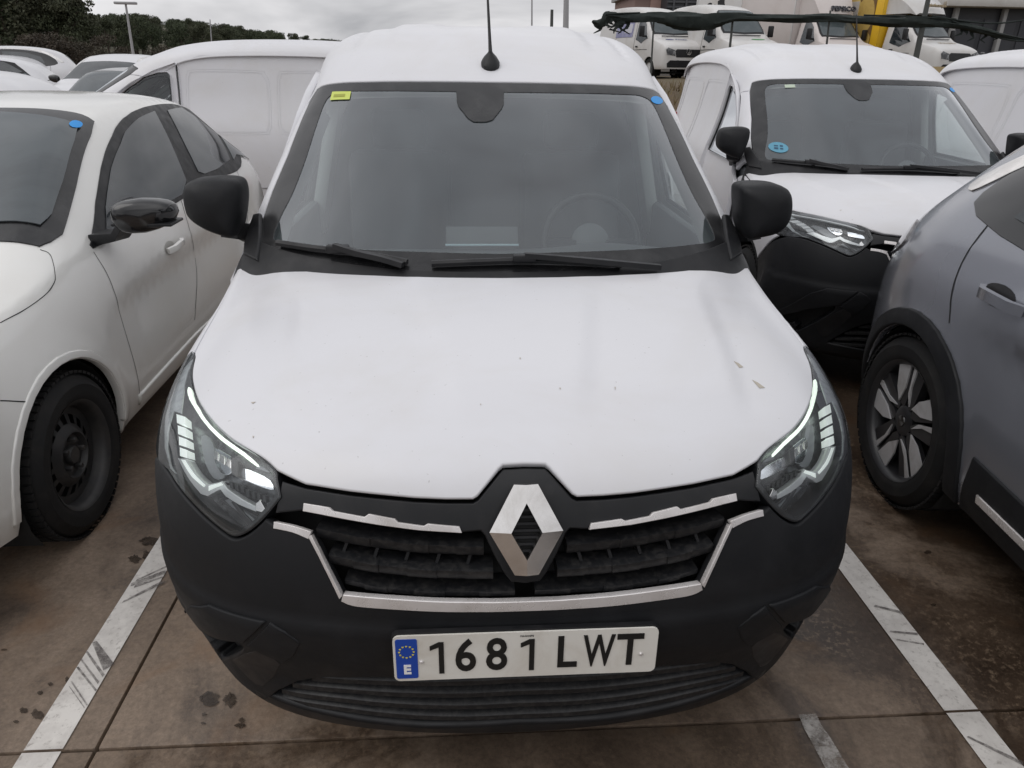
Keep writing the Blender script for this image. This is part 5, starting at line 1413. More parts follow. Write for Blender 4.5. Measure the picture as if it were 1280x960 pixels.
# ------------------------------------------------------------------ cars further back
silver_paint = mat('silver_paint', (0.42, 0.42, 0.43), 0.3, metal=0.5, coat=0.6)
def at_px(x, Y, z=0.0):
    p = px_at_y(x, 80, Y); return (p.x, Y, z)
sk = ('wheel_bolt', 'tread', 'hub_cap', 'round_sticker')
def far_copy(src, loc, rz, label, cat, sw=None, sc=1.0):
    c = copy_tree(src, None, sw, skip=sk); c.location = loc; c.rotation_euler = (0, 0, rz); c.scale = (sc, sc, sc)
    for k in ('group',):
        if k in c: del c[k]
    return tag(c, label, cat)
px_, py_, _ = at_px(86, 10.2)
far_copy(hatch, (px_, py_, 0), R(4), 'silver hatchback facing this way behind the crosswise white van', 'car', {cream_white: silver_paint})
px_, py_, _ = at_px(88, 14.5)
far_copy(suv, (px_, py_, 0), R(3), 'white crossover with a wide windscreen behind the silver hatchback', 'car', {grey_paint: white_clean}, 1.06)
px_, py_, _ = at_px(-335, 9.6)
far_copy(hatch, (px_, py_, 0), R(-90), 'white hatchback parked side on left of the silver one', 'car', {cream_white: white_clean}, 1.0)
px_, py_, _ = at_px(-225, 16.5)
far_copy(hatch, (px_, py_, 0), R(-75), 'white hatchback half hidden beyond the side-on white hatchback', 'car', {cream_white: white_clean}, 1.1)
px_, py_, _ = at_px(-150, 22.0)
far_copy(suv, (px_, py_, 0), R(-60), 'white crossover at the foot of the wooded slope, last of the car row', 'car', {grey_paint: white_clean}, 1.18)
px_, py_, _ = at_px(-135, 23.0)
far_copy(hatch, (px_, py_, 0), R(-90), 'white hatchback at the far end of the lot by the wooded slope', 'car', {cream_white: white_clean}, 1.12)
px_, py_, _ = at_px(1165, 9.5)
far_copy(suv, (px_, py_, 0), R(0), 'dark grey crossover squeezed between two white vans', 'car', None, 0.97)

# ------------------------------------------------------------------ raised yard on the right
TZ = 1.13
earth = mat('earth_bank', (0.105, 0.075, 0.045), 0.95, dirt=(0.10, 0.095, 0.05), dirt_scale=1.3, dirt_amt=0.9, bump=0.6, bump_scale=14)
bank = []
nx = 40
prof = [(15.5, -0.02), (16.6, 0.35), (17.8, 0.8), (18.8, 1.05), (19.6, TZ), (30, TZ), (60, TZ), (140, TZ+1)]
for (yy, zz) in prof:
    for i in range(nx+1):
        x = 1.0+i*2.2; k = min(1.0, i/2.0)
        bank.append((x, yy+0.5*math.sin(i*1.3)+0.3*math.sin(i*2.9+yy), (zz+0.10*math.sin(i*2.1+yy*1.7)*(0.2 < zz < 1.6))*k-0.03*(1-k)))
bf = [(j*(nx+1)+i, j*(nx+1)+i+1, (j+1)*(nx+1)+i+1, (j+1)*(nx+1)+i) for j in range(len(prof)-1) for i in range(nx)]
o_ = mesh_obj('earth_bank', bank, bf, earth); o_['kind'] = 'structure'
# dry grass on the bank
gr = MB(); rs = random.Random(11)
for i in range(5200):
    x = rs.uniform(2.5, 24); t = rs.random(); y = 15.8+t*3.8; z = float(np.interp(y, [15.5, 16.6, 17.8, 18.8, 19.6], [0, .35, .8, 1.05, TZ]))-0.03
    h = rs.uniform(.08, .30); a = rs.uniform(0, 6.28); w = 0.02
    gr.add([(x-w*math.cos(a), y-w*math.sin(a), z), (x+w*math.cos(a), y+w*math.sin(a), z), (x+rs.uniform(-.1, .1), y+rs.uniform(-.1, .1), z+h)], [(0, 1, 2)], False)
gm_ = bpy.data.meshes.new('dry_grass'); gm_.from_pydata([tuple(v) for v in gr.v], [], gr.f); gm_.materials.append(mat('dry_grass', (0.16, 0.12, 0.06), 0.9))
tag(link(bpy.data.objects.new('dry_grass', gm_)), 'dry brown grass growing on the earth bank', 'grass', kind='stuff')
MB().sweep([px_at_y(1120, 86, 18.9), px_at_y(1150, 87, 18.9), px_at_y(1200, 88, 18.9)], [(-.06, -.08), (.06, -.08), (.06, .08), (-.06, .08)]).build('timber_beam', mat('timber', (0.42, 0.32, 0.17), 0.8)) 
tag(bpy.data.objects['timber_beam'], 'pale yellow timber beam lying on the edge of the bank', 'beam')

# ------------------------------------------------------------------ net on posts along the bank
NY = 19.2
net_mat = mat('net', (0.010, 0.016, 0.014), 0.85, dirt=(0.03, 0.038, 0.034), dirt_scale=7, dirt_amt=0.7, bump=0.5, bump_scale=60)
cen_ = [(742,27),(750,30),(757,23),(764,20),(780,22.5),(800,23),(818,22),(845,25.5),(870,26.5),(893,25.5),(916,21.5),(940,22),(980,23),(1010,23),(1037,22.5),(1065,24.5),(1095,26),(1125,27.5),(1150,27),(1175,28.5),(1200,31.5),(1222,37),(1245,43),(1270,48),(1300,54)]
hh = [2,6,8,4.5,4,5,5,8.5,9.5,8.5,5,4,4.5,4.8,4.2,4,4.5,5.5,5.8,5,4.5,4,3,2.2,2]
rings = []
for (x, y), h in zip(spline_pts(cen_, 8), np.interp(np.linspace(0, len(cen_)-1, (len(cen_)-1)*8+1), range(len(hh)), hh)):
    c = px_at_y(x, y, NY); hz = h/890*18.5*1.02
    ring = []
    for k in range(14):
        a = 2*math.pi*k/14
        wob = 1+0.12*math.sin(x*0.05+a*3)+0.07*math.sin(x*0.12-a*5)+0.10*math.sin(x*0.03+k*2.3)
        ring.append(c+Vector((0.03*math.sin(x*.7+k), 0.10*math.cos(a)*wob+0.05*math.sin(x*.06), hz*math.sin(a)*wob)))
    rings.append(ring)
vs = [p for r_ in rings for p in r_]; k = 14
fs = [(i*k+j, i*k+(j+1) % k, (i+1)*k+(j+1) % k, (i+1)*k+j) for i in range(len(rings)-1) for j in range(k)]
nt = thing('shade_net', 'dark green shade net rolled up and sagging between the posts', 'net', (0, 0, 0))
nb_ = MB().add(vs, fs).build('net_roll', net_mat, nt)
rs = random.Random(5)
for i in range(16):       # ragged tails
    x0 = rs.uniform(742, 786) if i < 11 else rs.uniform(1200, 1290); y0 = float(np.interp(x0, [742, 757, 790, 1200, 1290], [27, 24, 25, 32, 50]))
    p0 = px_at_y(x0, y0, NY); L_ = rs.uniform(.12, .36)
    pts = [p0+Vector((rs.uniform(-.05, .05)*t*4, rs.uniform(-.04, .04), -L_*t)) for t in (0, .4, .75, 1)]
    MB().sweep(pts, [(-.05, -.008), (.05, -.008), (.05, .008), (-.05, .008)], up=Vector((0, 1, 0)), scale=[1, .9, .6, .2]).build('net_tail', net_mat, nt)
for pts in ([(1165,20),(1210,27),(1250,29),(1300,22)], [(1190,26),(1225,40),(1262,50),(1300,52)], [(757,18),(770,17),(800,16)], [(1080,19),(1120,20),(1160,22),(1195,24)]):
    MB().tube([px_at_y(x, y, NY-.05) for x, y in spline_pts(pts, 4)], 0.022, 6).build('net_strand', net_mat, nt)
post_m = mat('post_metal', (0.06, 0.065, 0.062), 0.6)
for (xt, yt, xb, yb, r_, lab) in ((818,15,816,70,.025,'thin dark post under the net by the blue-lettered van'), (917,15,912,72,.035,'dark post under the net in front of the van with green bonnet mark'), (1038,13,1035,70,.03,'thin dark post under the net in front of the lettered cab'), (1163,-14,1143,84,.075,'leaning dark post under the net in front of the potato truck'), (690,12,690,60,.05,'short post beside the grey pole')):
    a, b = px_at_y(xt, yt, NY+.05), px_at_y(xb, yb, NY+.05); b.z = float(np.interp(b.y, [15.5, 16.6, 17.8, 18.8, 19.6], [0, .35, .8, 1.05, TZ]))-.1 if b.x > 3 else 0
    po = MB().tube([b, b.lerp(a, .5), a], r_, 8, taper=[1.1, 1, .75]).build('net_post', post_m); tag(po, lab, 'post', 'posts along the bank')

# ------------------------------------------------------------------ vans and trucks on the raised yard
truck_white = mat('truck_white', (0.56, 0.55, 0.54), 0.4, dirt=(0.40, 0.36, 0.31), dirt_scale=0.9, dirt_amt=0.6, coat=0.3)
pink_white = mat('pink_white', (0.58, 0.53, 0.51), 0.45, dirt=(0.48, 0.42, 0.39), dirt_scale=0.9, dirt_amt=0.5)
van_lamp = mat('van_lamp', (0.06, 0.062, 0.066), 0.15, metal=0.3, dirt=(0.55, 0.56, 0.57), dirt_scale=7, dirt_amt=0.9)
truck_glass = mat('truck_glass', (0.06, 0.075, 0.08), 0.06, dirt=(0.13, 0.14, 0.145), dirt_scale=1.2, dirt_amt=0.7)
blue_dark = mat('blue_print', (0.05, 0.06, 0.18), 0.5); green_print = mat('green_print', (0.05, 0.25, 0.07), 0.5); black_print = mat('black_print', (0.012, 0.012, 0.014), 0.5)
def dens(poly, st=.06):
    return [tuple(p) for p in resample(poly, st)]
def big_van(label, loc, rz, cab_only, paint, L_=5.6, roof=2.55, grille=black_trim):
    root = thing('truck' if cab_only else 'panel_van', label, 'truck' if cab_only else 'van', loc, rz)
    y = [0, .12, .4, .8, 1.05, 1.45, 1.85, 2.2]+([2.45] if cab_only else [3.2, 4.4, 5.3, 5.5])
    zt = [1.12, 1.20, 1.29, 1.38, 1.45, 1.86, 2.2, 2.36]+([2.38] if cab_only else [roof, roof, roof-.03, roof-.12])
    n = len(y)
    wt = [.80, .84, .87, .88, .88, .83, .80, .79]+([.79] if cab_only else [.78]*4)
    zb = [1.06, 1.13, 1.21, 1.29, 1.34, 1.36, 1.37, 1.37]+([1.37] if cab_only else [1.4]*4)
    wb = [.88, .92, .945, .95, .955, .96, .96, .96]+([.96] if cab_only else [.965, .965, .96, .94])
    wm = [.92, .98, 1.0]+[1.0]*(n-3); zs = [.38]+[.36]*(n-1)
    S = car_surf(y, zt, wt, zb, wb, wm, zs)
    yr = 4.3
    if cab_only:
        ue = S.cu[-1]-.004
        def edge(sx):
            h = S.side([(1.0+.42*math.cos(t), .36+.42*math.sin(t)) for t in np.linspace(math.pi, 0, 13)], sx)
            return [(sx*ue, S.cv[0]+.002), (sx*ue, h[0][1])]+h+[(sx*ue, h[-1][1]), (sx*ue, S.cv[-1]-.002)]
        panel(S, edge(1)+edge(-1)[::-1], 'cab', paint, root, depth=.03, step=.09)
    else:
        car_base(S, root, paint, L_, 1.0, yr, .36, .42, .24, 'steel', step=.11, wx=.86, full=False)
    if cab_only:
        for sx in (-1, 1):
            for yc in (1.0, 4.6):
                M = Matrix.Translation((sx*.86, yc, .36)) @ Matrix.Rotation(R(90)*sx, 4, 'Y')
                w_ = MB().lathe([(.22, -.11), (.34, -.11), (.36, -.08), (.36, .08), (.34, .11), (.22, .10)], 24, M).build('wheel', rubber, root)
                MB().lathe([(.22, .10), (.2, .06), (.05, .08), (0, .09)], 20, M).build('rim', steel_black, w_)
        MB().box((0, 3.6, .62), (.8, 5.2, .2)).build('chassis', dark_liner, root)
    half = [(0, S.top([(0, 2.02)])[0][1]), S.top([(.60, 2.04)])[0], S.top([(.70, 1.94)])[0], S.top([(.80, 1.30)])[0], S.top([(.78, 1.14)])[0], (0, S.top([(0, 1.08)])[0][1])]
    fr_ = panel(S, sym(half), 'windscreen_frame', black_trim, root, off=.010, depth=.012, step=.08)
    half = [(0, half[0][1]-.06), (half[1][0]-.03, half[1][1]-.06), (half[2][0]-.05, half[2][1]-.03), (half[3][0]-.05, half[3][1]), (half[4][0]-.05, half[4][1]+.06), (0, half[5][1]+.08)]
    panel(S, sym(half), 'windscreen', truck_glass, fr_, off=.018, depth=.008, step=.08)
    for sx in (-1, 1):
        fr_ = panel(S, S.side([(1.28, 1.38), (1.62, 1.84), (1.84, 2.02), (2.14, 2.08), (2.18, 1.36), (1.7, 1.22)], sx), 'door_window', car_glass, root, off=.012, depth=.014, step=.06)
        h = S.side([(2.02, 1.12)], sx)[0]; p_, n_ = S.at(h, .02)
        MB().box(p_, (.03, .16, .05), bev=.01).build('door_handle', black_trim, root)
        panel(S, S.front(dens([(sx*.50, .80), (sx*.84, .84), (sx*.88, 1.0), (sx*.80, 1.07), (sx*.54, .99)])), 'headlight', van_lamp, root, off=.012, depth=.014, step=.05)
        mr = MB().box((sx*1.16, 1.38, 1.62), (.20, .10, .36), bev=.035).build('door_mirror', black_trim, root)
        MB().box((sx*1.02, 1.42, 1.46), (.16, .06, .06), bev=.015).build('mirror_arm', black_trim, mr)
        ln = S.side([(1.2, 1.0), (1.2, 1.02), (2.4, 1.02), (2.4, 1.0)], sx)
        panel(S, ln, 'door_swage', dark_liner, root, off=.006, depth=.004, step=.06)
        if not cab_only:
            panel(S, S.side([(2.26, .5), (2.26, 2.2), (2.275, 2.2), (2.275, .5)], sx), 'door_gap', dark_liner, root, off=.006, depth=.004, step=.06)
    panel(S, S.front(dens([(-.47, .76), (.47, .76), (.52, .97), (.45, 1.02), (-.45, 1.02), (-.52, .97)])), 'grille', grille, root, off=.012, depth=.014, step=.05)
    panel(S, S.front(dens([(-.80, .43), (.80, .43), (.82, .56), (.7, .66), (-.7, .66), (-.82, .56)])), 'bumper', black_plastic, root, off=.016, depth=.02, step=.06)
    pw = MB().box((0, .98, 1.47), (1.1, .03, .03), bev=.008).build('wiper', black_trim, root)
    return root, S
YB = lambda x, Y: (px_at_y(x, 80, Y).x, Y, TZ)
vwr, vws = big_van('white high-roof van with blue lettering on its bonnet and a round emblem', YB(858, 26.5), R(15), False, truck_white)
# bonnet lettering, emblem, side posters
def on_surf_text(S, root, uv, txt, size, material, face='top', name='lettering', sx=1.0):
    P, su, sv, nn = S.frame([uv]); n_ = Vector(nn[0]); x_ = Vector(su[0]).normalized(); y_ = n_.cross(x_).normalized()
    M = Matrix((x_, y_, n_)).transposed().to_4x4(); M.translation = Vector(P[0])+n_*.015
    return text_obj(name, txt, size, material, root, M, .002, .002, sx)
hu = vws.top([(.05, .62)])[0]
on_surf_text(vws, vwr, hu, 'Fricola', .17, blue_dark)
hl_ = vws.top([(-.42, .62)])[0]
panel(vws, [(hl_[0]+.13*math.cos(a), hl_[1]+.07*math.sin(a)) for a in np.linspace(0, 6, 14)], 'bonnet_logo', blue_dark, vwr, off=.012, depth=.004, step=.04)
ep = vws.at(vws.front([(0, .93)])[0], .03)[0]
em_ = MB().lathe([(.10, 0), (.10, .012), (.085, .012), (.085, 0)], 24, Matrix.Translation(ep) @ Matrix.Rotation(R(75), 4, 'X')).build('emblem', chrome, vwr)
for ch, zz in (('V', .035), ('W', -.03)): text_obj('emblem_letter', ch, .085, chrome, em_, Matrix.Translation(ep+Vector((0, -.02, zz))) @ Matrix.Rotation(R(75), 4, 'X'), .006, .004)
poster = mat('poster_violet', (0.20, 0.20, 0.34), 0.4, dirt=(0.45, 0.46, 0.55), dirt_scale=3, dirt_amt=0.8)
for sx in (-1,):
    panel(vws, vws.side([(2.5, 1.45), (2.5, 2.05), (3.9, 2.05), (3.9, 1.45)], sx), 'side_poster', poster, vwr, off=.014, depth=.01, step=.1)
    panel(vws, vws.side([(2.6, 1.6), (2.6, 1.9), (3.2, 1.9), (3.2, 1.6)], sx), 'poster_panel', mat('poster_pale', (0.5, 0.5, 0.56), .5), vwr, off=.020, depth=.006, step=.1)
v6, v6s = big_van('white high-roof van with a green mark on its bonnet and large dark mirrors', YB(947, 24.5), R(10), False, truck_white)
g_uv = v6s.top([(.25, .60)])[0]
panel(v6s, [(g_uv[0]+.20*math.cos(a)+.05*math.sin(a), g_uv[1]+.08*math.sin(a)) for a in np.linspace(0, 6, 16)], 'bonnet_logo', green_print, v6, off=.012, depth=.004, step=.04)
px_, py_, _ = YB(905, 38.0)
far_copy(hatch, (px_, py_, TZ+1.55), R(-100), 'white car roof showing above the two high-roof vans', 'car', {cream_white: white_clean}, 1.0)
MB().box((px_, py_+1.0, TZ+.75), (9, 6, 1.5)).build('loading_ramp', mat('ramp_concrete', (0.2, 0.19, 0.18), .9)); tag(bpy.data.objects['loading_ramp'], 'concrete loading ramp under the white car behind the vans', 'ramp')

def box_body(root, w, y0, y1, z0, z1, material):
    b_ = MB().box((0, (y0+y1)/2, (z0+z1)/2), (w, y1-y0, z1-z0), bev=.04).build('cargo_box', material, root)
    for sx in (-1, 1):
        for yy in (y0+.03, y1-.03): MB().box((sx*(w/2), yy, (z0+z1)/2), (.05, .06, z1-z0+.02), bev=.012).build('box_edge', truck_white if material is not yellow_box else yellow_box, b_)
        MB().box((sx*(w/2), (y0+y1)/2, z1-.03), (.05, y1-y0, .06), bev=.012).build('box_rail', truck_white if material is not yellow_box else yellow_box, b_)
    return b_
def fairing(root, w, z0, z1, y0, y1, material, name='roof_fairing'):
    vs = []; n = 9
    for t in np.linspace(0, 1, n):
        y_ = y0+(y1-y0)*t; h = z0+(z1-z0)*(1-(1-t)**2.2); ww = w*(.72+.28*t**.7)
        vs += [(-ww/2, y_+.10, z0), (-ww/2, y_+.04, h-.06), (-ww/2+.10, y_, h), (0, y_-.06, h+.01), (ww/2-.10, y_, h), (ww/2, y_+.04, h-.06), (ww/2, y_+.10, z0)]
    fs = [(i*7+j, i*7+j+1, (i+1)*7+j+1, (i+1)*7+j) for i in range(n-1) for j in range(6)]+[tuple(range(7)), tuple((n-1)*7+j for j in range(7))]
    return MB().add(vs, fs).build(name, material, root)
yellow_box = mat('yellow_box', (0.72, 0.43, 0.012), 0.5, dirt=(0.5, 0.33, 0.06), dirt_scale=1, dirt_amt=.5)
# truck with the black-spotted cow print
ct_, cs_ = big_van('box truck printed with a black and white cow on its white cargo box', YB(1062, 32.0), R(40), True, truck_white)
cb = box_body(ct_, 2.2, 2.55, 7.4, .9, 3.9, truck_white)
rs = random.Random(21)
for i in range(15):     # cow blotches on the camera-facing side
    cy_ = rs.uniform(3.0, 7.0); cz_ = rs.uniform(2.5, 3.75) if i < 9 else rs.uniform(1.3, 2.5); rr = rs.uniform(.12, .36)
    pts = [(cy_+rr*rs.uniform(.6, 1.3)*math.cos(a)*.7, cz_+rr*rs.uniform(.7, 1.3)*math.sin(a)) for a in np.linspace(0, 6.28, 12)[:-1]]
    pts = [(a, min(max(b, 1.0), 3.8)) for a, b in spline_pts(pts, 3, True)]
    MB().prism(pts, -.004-.0006*i, .004+.0006*i, Matrix(((0, 0, 1, -1.105), (1, 0, 0, 0), (0, 1, 0, 0), (0, 0, 0, 1)))).build('cow_blotch', black_print, cb)
MB().prism([(3.0, 1.0), (5.2, 1.0), (5.2, 2.5), (3.0, 2.5)], -.004, .004, Matrix(((0, 0, 1, -1.128), (1, 0, 0, 0), (0, 1, 0, 0), (0, 0, 0, 1)))).build('print_panel', black_print, cb)
TMl = Matrix(((0, 0, -1, 0), (-1, 0, 0, 0), (0, 1, 0, 0), (0, 0, 0, 1)))
for txt, zz, sz in (('DESDE 1995', 2.22, .24), ('TONC AZULAR', 1.85, .30), ('.com', 1.5, .2)):
    text_obj('print_lettering', txt, sz, mat('print_grey', (0.45, 0.44, 0.43), .6), cb, Matrix.Translation((-1.136, 4.1, zz)) @ TMl, .002)
# lettered cab
pt_, ps_ = big_van('box truck with a pinkish white cab and lettering on its roof fairing', YB(1070, 26.0), R(10), True, pink_white)
box_body(pt_, 2.2, 2.6, 6.6, .9, 3.5, pink_white)
fr2 = fairing(pt_, 1.9, 2.30, 3.3, 1.55, 2.75, pink_white)
text_obj('fairing_lettering', 'PEPSICO', .24, mat('letter_dark', (0.05, 0.05, 0.06), .5), fr2, Matrix.Translation((.22, 1.545, 2.47)) @ Matrix.Rotation(R(62), 4, 'X'), .03, .004, 1.15)
# potato truck
yt_, ys_ = big_van('box truck with a yellow potato-printed cargo box and white cab', YB(1196, 25.0), R(18), True, truck_white)
yb = box_body(yt_, 2.25, 2.6, 6.8, .85, 3.1, yellow_box)
pot_m = [mat('potato_a', (0.52, 0.36, 0.10), .6, dirt=(0.38, 0.24, 0.06), dirt_scale=5, dirt_amt=.7), mat('potato_b', (0.60, 0.45, 0.16), .6, dirt=(0.42, 0.28, 0.08), dirt_scale=5, dirt_amt=.7)]
MB().prism([(2.95, 1.0), (6.6, 1.0), (6.6, 2.95), (2.95, 2.95)], -.004, .004, Matrix(((0, 0, 1, -1.134), (1, 0, 0, 0), (0, 1, 0, 0), (0, 0, 0, 1)))).build('print_panel', mat('potato_shade', (0.16, 0.09, 0.03), .6), yb)
for i, (cy_, cz_, ra, rb) in enumerate(((3.4, 2.3, .42, .62), (4.1, 2.6, .40, .55), (3.3, 1.35, .38, .42), (4.2, 1.7, .48, .50), (5.0, 2.4, .42, .66), (5.1, 1.4, .45, .48), (5.9, 2.2, .46, .6), (6.0, 1.3, .44, .4))):
    pts = [(min(max(cy_+ra*math.cos(a), 2.97), 6.58), min(max(cz_+rb*math.sin(a), 1.02), 2.92)) for a in np.linspace(0, 2*math.pi, 25)[:-1]]
    MB().prism(pts, 0, .006+.003*i, Matrix(((0, 0, -1, -1.136), (1, 0, 0, 0), (0, 1, 0, 0), (0, 0, 0, 1)))).build('printed_potato', pot_m[i % 2], yb)
MB().prism([(3.75, 2.30), (4.75, 2.30), (4.75, 2.78), (3.75, 2.78)], 0, .04, Matrix(((0, 0, -1, -1.136), (1, 0, 0, 0), (0, 1, 0, 0), (0, 0, 0, 1)))).build('print_label', truck_white, yb)
text_obj('label_lettering', 'Ticamon', .22, black_print, yb, Matrix.Translation((-1.18, 4.25, 2.54)) @ TMl, .003, .004)
fr3 = fairing(yt_, 2.0, 2.30, 2.95, 1.45, 2.7, truck_white)
text_obj('fairing_lettering', 'agricolacampos', .15, mat('letter_tan', (0.35, 0.28, 0.18), .5), fr3, Matrix.Translation((.1, 1.45, 2.56)) @ Matrix.Rotation(R(62), 4, 'X'), .03)
on_surf_text(ys_, yt_, ys_.top([(.0, .60)])[0], 'agricolacampos', .14, mat('letter_tan', (0.35, 0.28, 0.18), .5))
hs = ys_.side([(1.75, 1.0)], -1)[0]
text_obj('door_lettering', 'campos', .16, black_print, yt_, Matrix.Translation(ys_.at(hs, .012)[0]) @ TMl, .002)
px_, py_, _ = YB(1240, 30.5)
far_copy(hatch, (px_, py_, TZ), R(15), 'white hatchback beside the potato truck on the raised yard', 'car', {cream_white: white_clean}, 1.08)

# ------------------------------------------------------------------ buildings behind
cladding = mat('wall_cladding', (0.30, 0.30, 0.30), .6); dark_wall = mat('dark_wall', (0.022, 0.024, 0.03), .5, dirt=(0.05, 0.05, 0.055), dirt_scale=.4, dirt_amt=.7)
brick_pink = mat('brick_pink', (0.24, 0.17, 0.15), .9, dirt=(0.2, 0.12, 0.10), dirt_scale=.5, dirt_amt=.6)
fascia = mat('fascia', (0.52, 0.51, 0.49), .5, dirt=(0.36, 0.33, 0.29), dirt_scale=.5, dirt_amt=.6)
def wh(label, x0, x1, y_top, Y, depth=14, fascia_px=13, post_px=()):
    a, b = px_at_y(x0, 60, Y), px_at_y(x1, 60, Y); zt = px_at_y((x0+x1)/2, y_top, Y).z; zf = px_at_y((x0+x1)/2, y_top+fascia_px, Y).z
    root = thing('warehouse', label, 'building', ((a.x+b.x)/2, Y, TZ)); w = b.x-a.x
    MB().box((0, depth/2+.3, (zf-TZ)/2), (w, depth, zf-TZ)).build('wall', dark_wall, root)
    MB().box((0, depth/2, (zf+zt)/2-TZ), (w+1.2, depth+1.2, zt-zf), bev=.05).build('roof', fascia, root)
    MB().box((0, -.42, zf-TZ+.12), (w+1.3, .25, .22), bev=.04).build('gutter', mat('gutter', (.32, .28, .22), .6), root)
    for px in post_px:
        p = px_at_y(px, 60, Y).x-(a.x+b.x)/2; MB().box((p, .12, (zf-TZ)/2), (.22, .3, zf-TZ), bev=.02).build('wall_post', cladding, root)
    for i in range(int(w/2.2)):
        MB().box((-w/2+1.1+i*2.2, .29, 1.6), (1.9, .06, 3.0)).build('shutter', mat('shutter_dark', (0.035, 0.037, 0.045), .4), root)
    return root
wh('dark walled warehouse under a pale flat roof behind the potato truck', 1176, 1420, -4, 42.0, 14, 15, (1186, 1246, 1300))
bb = thing('brick_building', 'pinkish brick building rising behind the high-roof vans', 'building', (*px_at_y(812, 40, 60.0).xy, TZ))
wpx = px_at_y(832, 40, 60).x-px_at_y(790, 40, 60).x; ht = px_at_y(812, -6, 60).z-TZ
MB().box((0, 4, ht/2), (wpx, 8, ht)).build('wall', brick_pink, bb)
MB().box((wpx*.2, -.06, ht*.72), (wpx*.5, .1, ht*.5)).build('wall_panel', mat('pink_panel', (.36, .235, .205), .9), bb)
MB().box((0, 4, ht+.15), (wpx+.6, 8.6, .3), bev=.03).build('roof', cladding, bb)
db = thing('dark_building', 'dark slatted building standing behind the car roof and vans', 'building', (*px_at_y(892, 40, 58.0).xy, TZ))
wpx = px_at_y(952, 40, 58).x-px_at_y(830, 40, 58).x; ht = px_at_y(892, -8, 58).z-TZ
MB().box((0, 5, ht/2), (wpx, 10, ht)).build('wall', dark_wall, db)
for i in range(14): MB().box((0, -.05, ht-.25-i*.34), (wpx, .12, .12)).build('slat', mat('slat_grey', (.06, .062, .07), .5), db)
for i in range(8): MB().box((-wpx/2+(i+.5)*wpx/8, -.09, ht*.55), (.14, .14, ht*.9)).build('mullion', mat('slat_grey', (.06, .062, .07), .5), db)
rb = thing('red_container', 'rust red shipping container beside the net end', 'container', (px_at_y(762, 30, 33).x, 33.0, TZ))
MB().box((0, 0, .75), (1.1, 2.4, 1.5), bev=.02).build('container_body', mat('rust_red', (.20, .055, .03), .7), rb)
for i in range(6): MB().box((-.45+i*.18, -1.21, .75), (.06, .05, 1.4)).build('corrugation', mat('rust_red', (.20, .055, .03), .7), rb)

# ------------------------------------------------------------------ poles
pole_m = mat('pole_steel', (0.34, 0.34, 0.35), .5)
def lamp_pole(label, xt, yt, xb, Y, r_, head=True, top_over=0):
    a = px_at_y(xt, yt, Y); b = px_at_y(xb, 70, Y); b.z = TZ if b.x > 4 else 0.0
    root = thing('lamp_pole' if head else 'mast', label, 'lamp post' if head else 'pole', b)
    d = a-b
    MB().tube([(0, 0, 0), d*.5, d], r_, 10, taper=[1.2, 1, .7]).build('pole', pole_m, root)
    MB().lathe([(r_*2.6, 0), (r_*2.6, .03), (r_*1.3, .06)], 12).build('base_flange', pole_m, root)
    if head:
        MB().box(d+Vector((0, 0, .02)), (.9, .25, .10), bev=.03).build('lamp_head', pole_m, root)
    else:
        MB().lathe([(r_*.75, 0), (r_*.5, .05), (0, .07)], 10, Matrix.Translation(d)).build('cap', pole_m, root)
lamp_pole('pale lamp post with a short crossbar head in front of the wood', 157, 4.5, 165, 34.0, .06)
lamp_pole('thin mast standing before the end of the wooded ridge', 262.5, 25, 263.5, 60.0, .05, False)
lamp_pole('thin dark mast behind the roof of the lit van', 665, -30, 666, 30.0, .035, False)
lamp_pole('stout grey pole standing by the end of the net', 708.5, -40, 708.5, 24.0, .10, False)

# ------------------------------------------------------------------ wooded slope
hill = []
hx = np.linspace(-260, 60, 33); hyv = [58, 75, 100, 130, 170, 220, 320]
def hill_z(x, y):
    t = np.clip((y-58)/110.0, 0, 1.3); k = np.clip((-x+10)/150.0, 0, 1)
    return float(8.0*t*t*(3-2*min(t, 1))*(.15+.85*k)+.7*math.sin(x*.05)*t)-.02
for y in hyv:
    for x in hx: hill.append((x, y, hill_z(x, y)))
nxh = len(hx)
o_ = mesh_obj('hillside', hill, [(j*nxh+i, j*nxh+i+1, (j+1)*nxh+i+1, (j+1)*nxh+i) for j in range(len(hyv)-1) for i in range(nxh-1)], mat('hill_scrub', (0.05, 0.05, 0.028), .95, dirt=(0.08, 0.06, 0.035), dirt_scale=.15, dirt_amt=.9)); o_['kind'] = 'structure'
bark = mat('bark', (0.06, 0.045, 0.035), .9)
def leaf_mat(name, a, b):
    if name in MATS: return MATS[name]
    m, n, l = nodes_of(name); o = n.new('ShaderNodeOutputMaterial'); p = n.new('ShaderNodeBsdfPrincipled')
    oi = n.new('ShaderNodeObjectInfo'); c = mixc(n, l, ramp(n, l, obj_noise(n, l, 1.6, 4, .7), [(.35, 0.0), (.65, 1.0)]), a, b)
    c2 = mixc(n, l, ramp(n, l, oi.outputs['Random'], [(0, 0.0), (1, .55)]), c, (0.052, 0.046, 0.026))
    l.new(c2, p.inputs['Base Color']); p.inputs['Roughness'].default_value = .8; l.new(p.outputs[0], o.inputs[0]); MATS[name] = m; return m
pine_leaf = leaf_mat('pine_leaf', (0.020, 0.032, 0.015), (0.065, 0.080, 0.036)); scrub_leaf = leaf_mat('scrub_leaf', (0.030, 0.024, 0.017), (0.055, 0.041, 0.028))
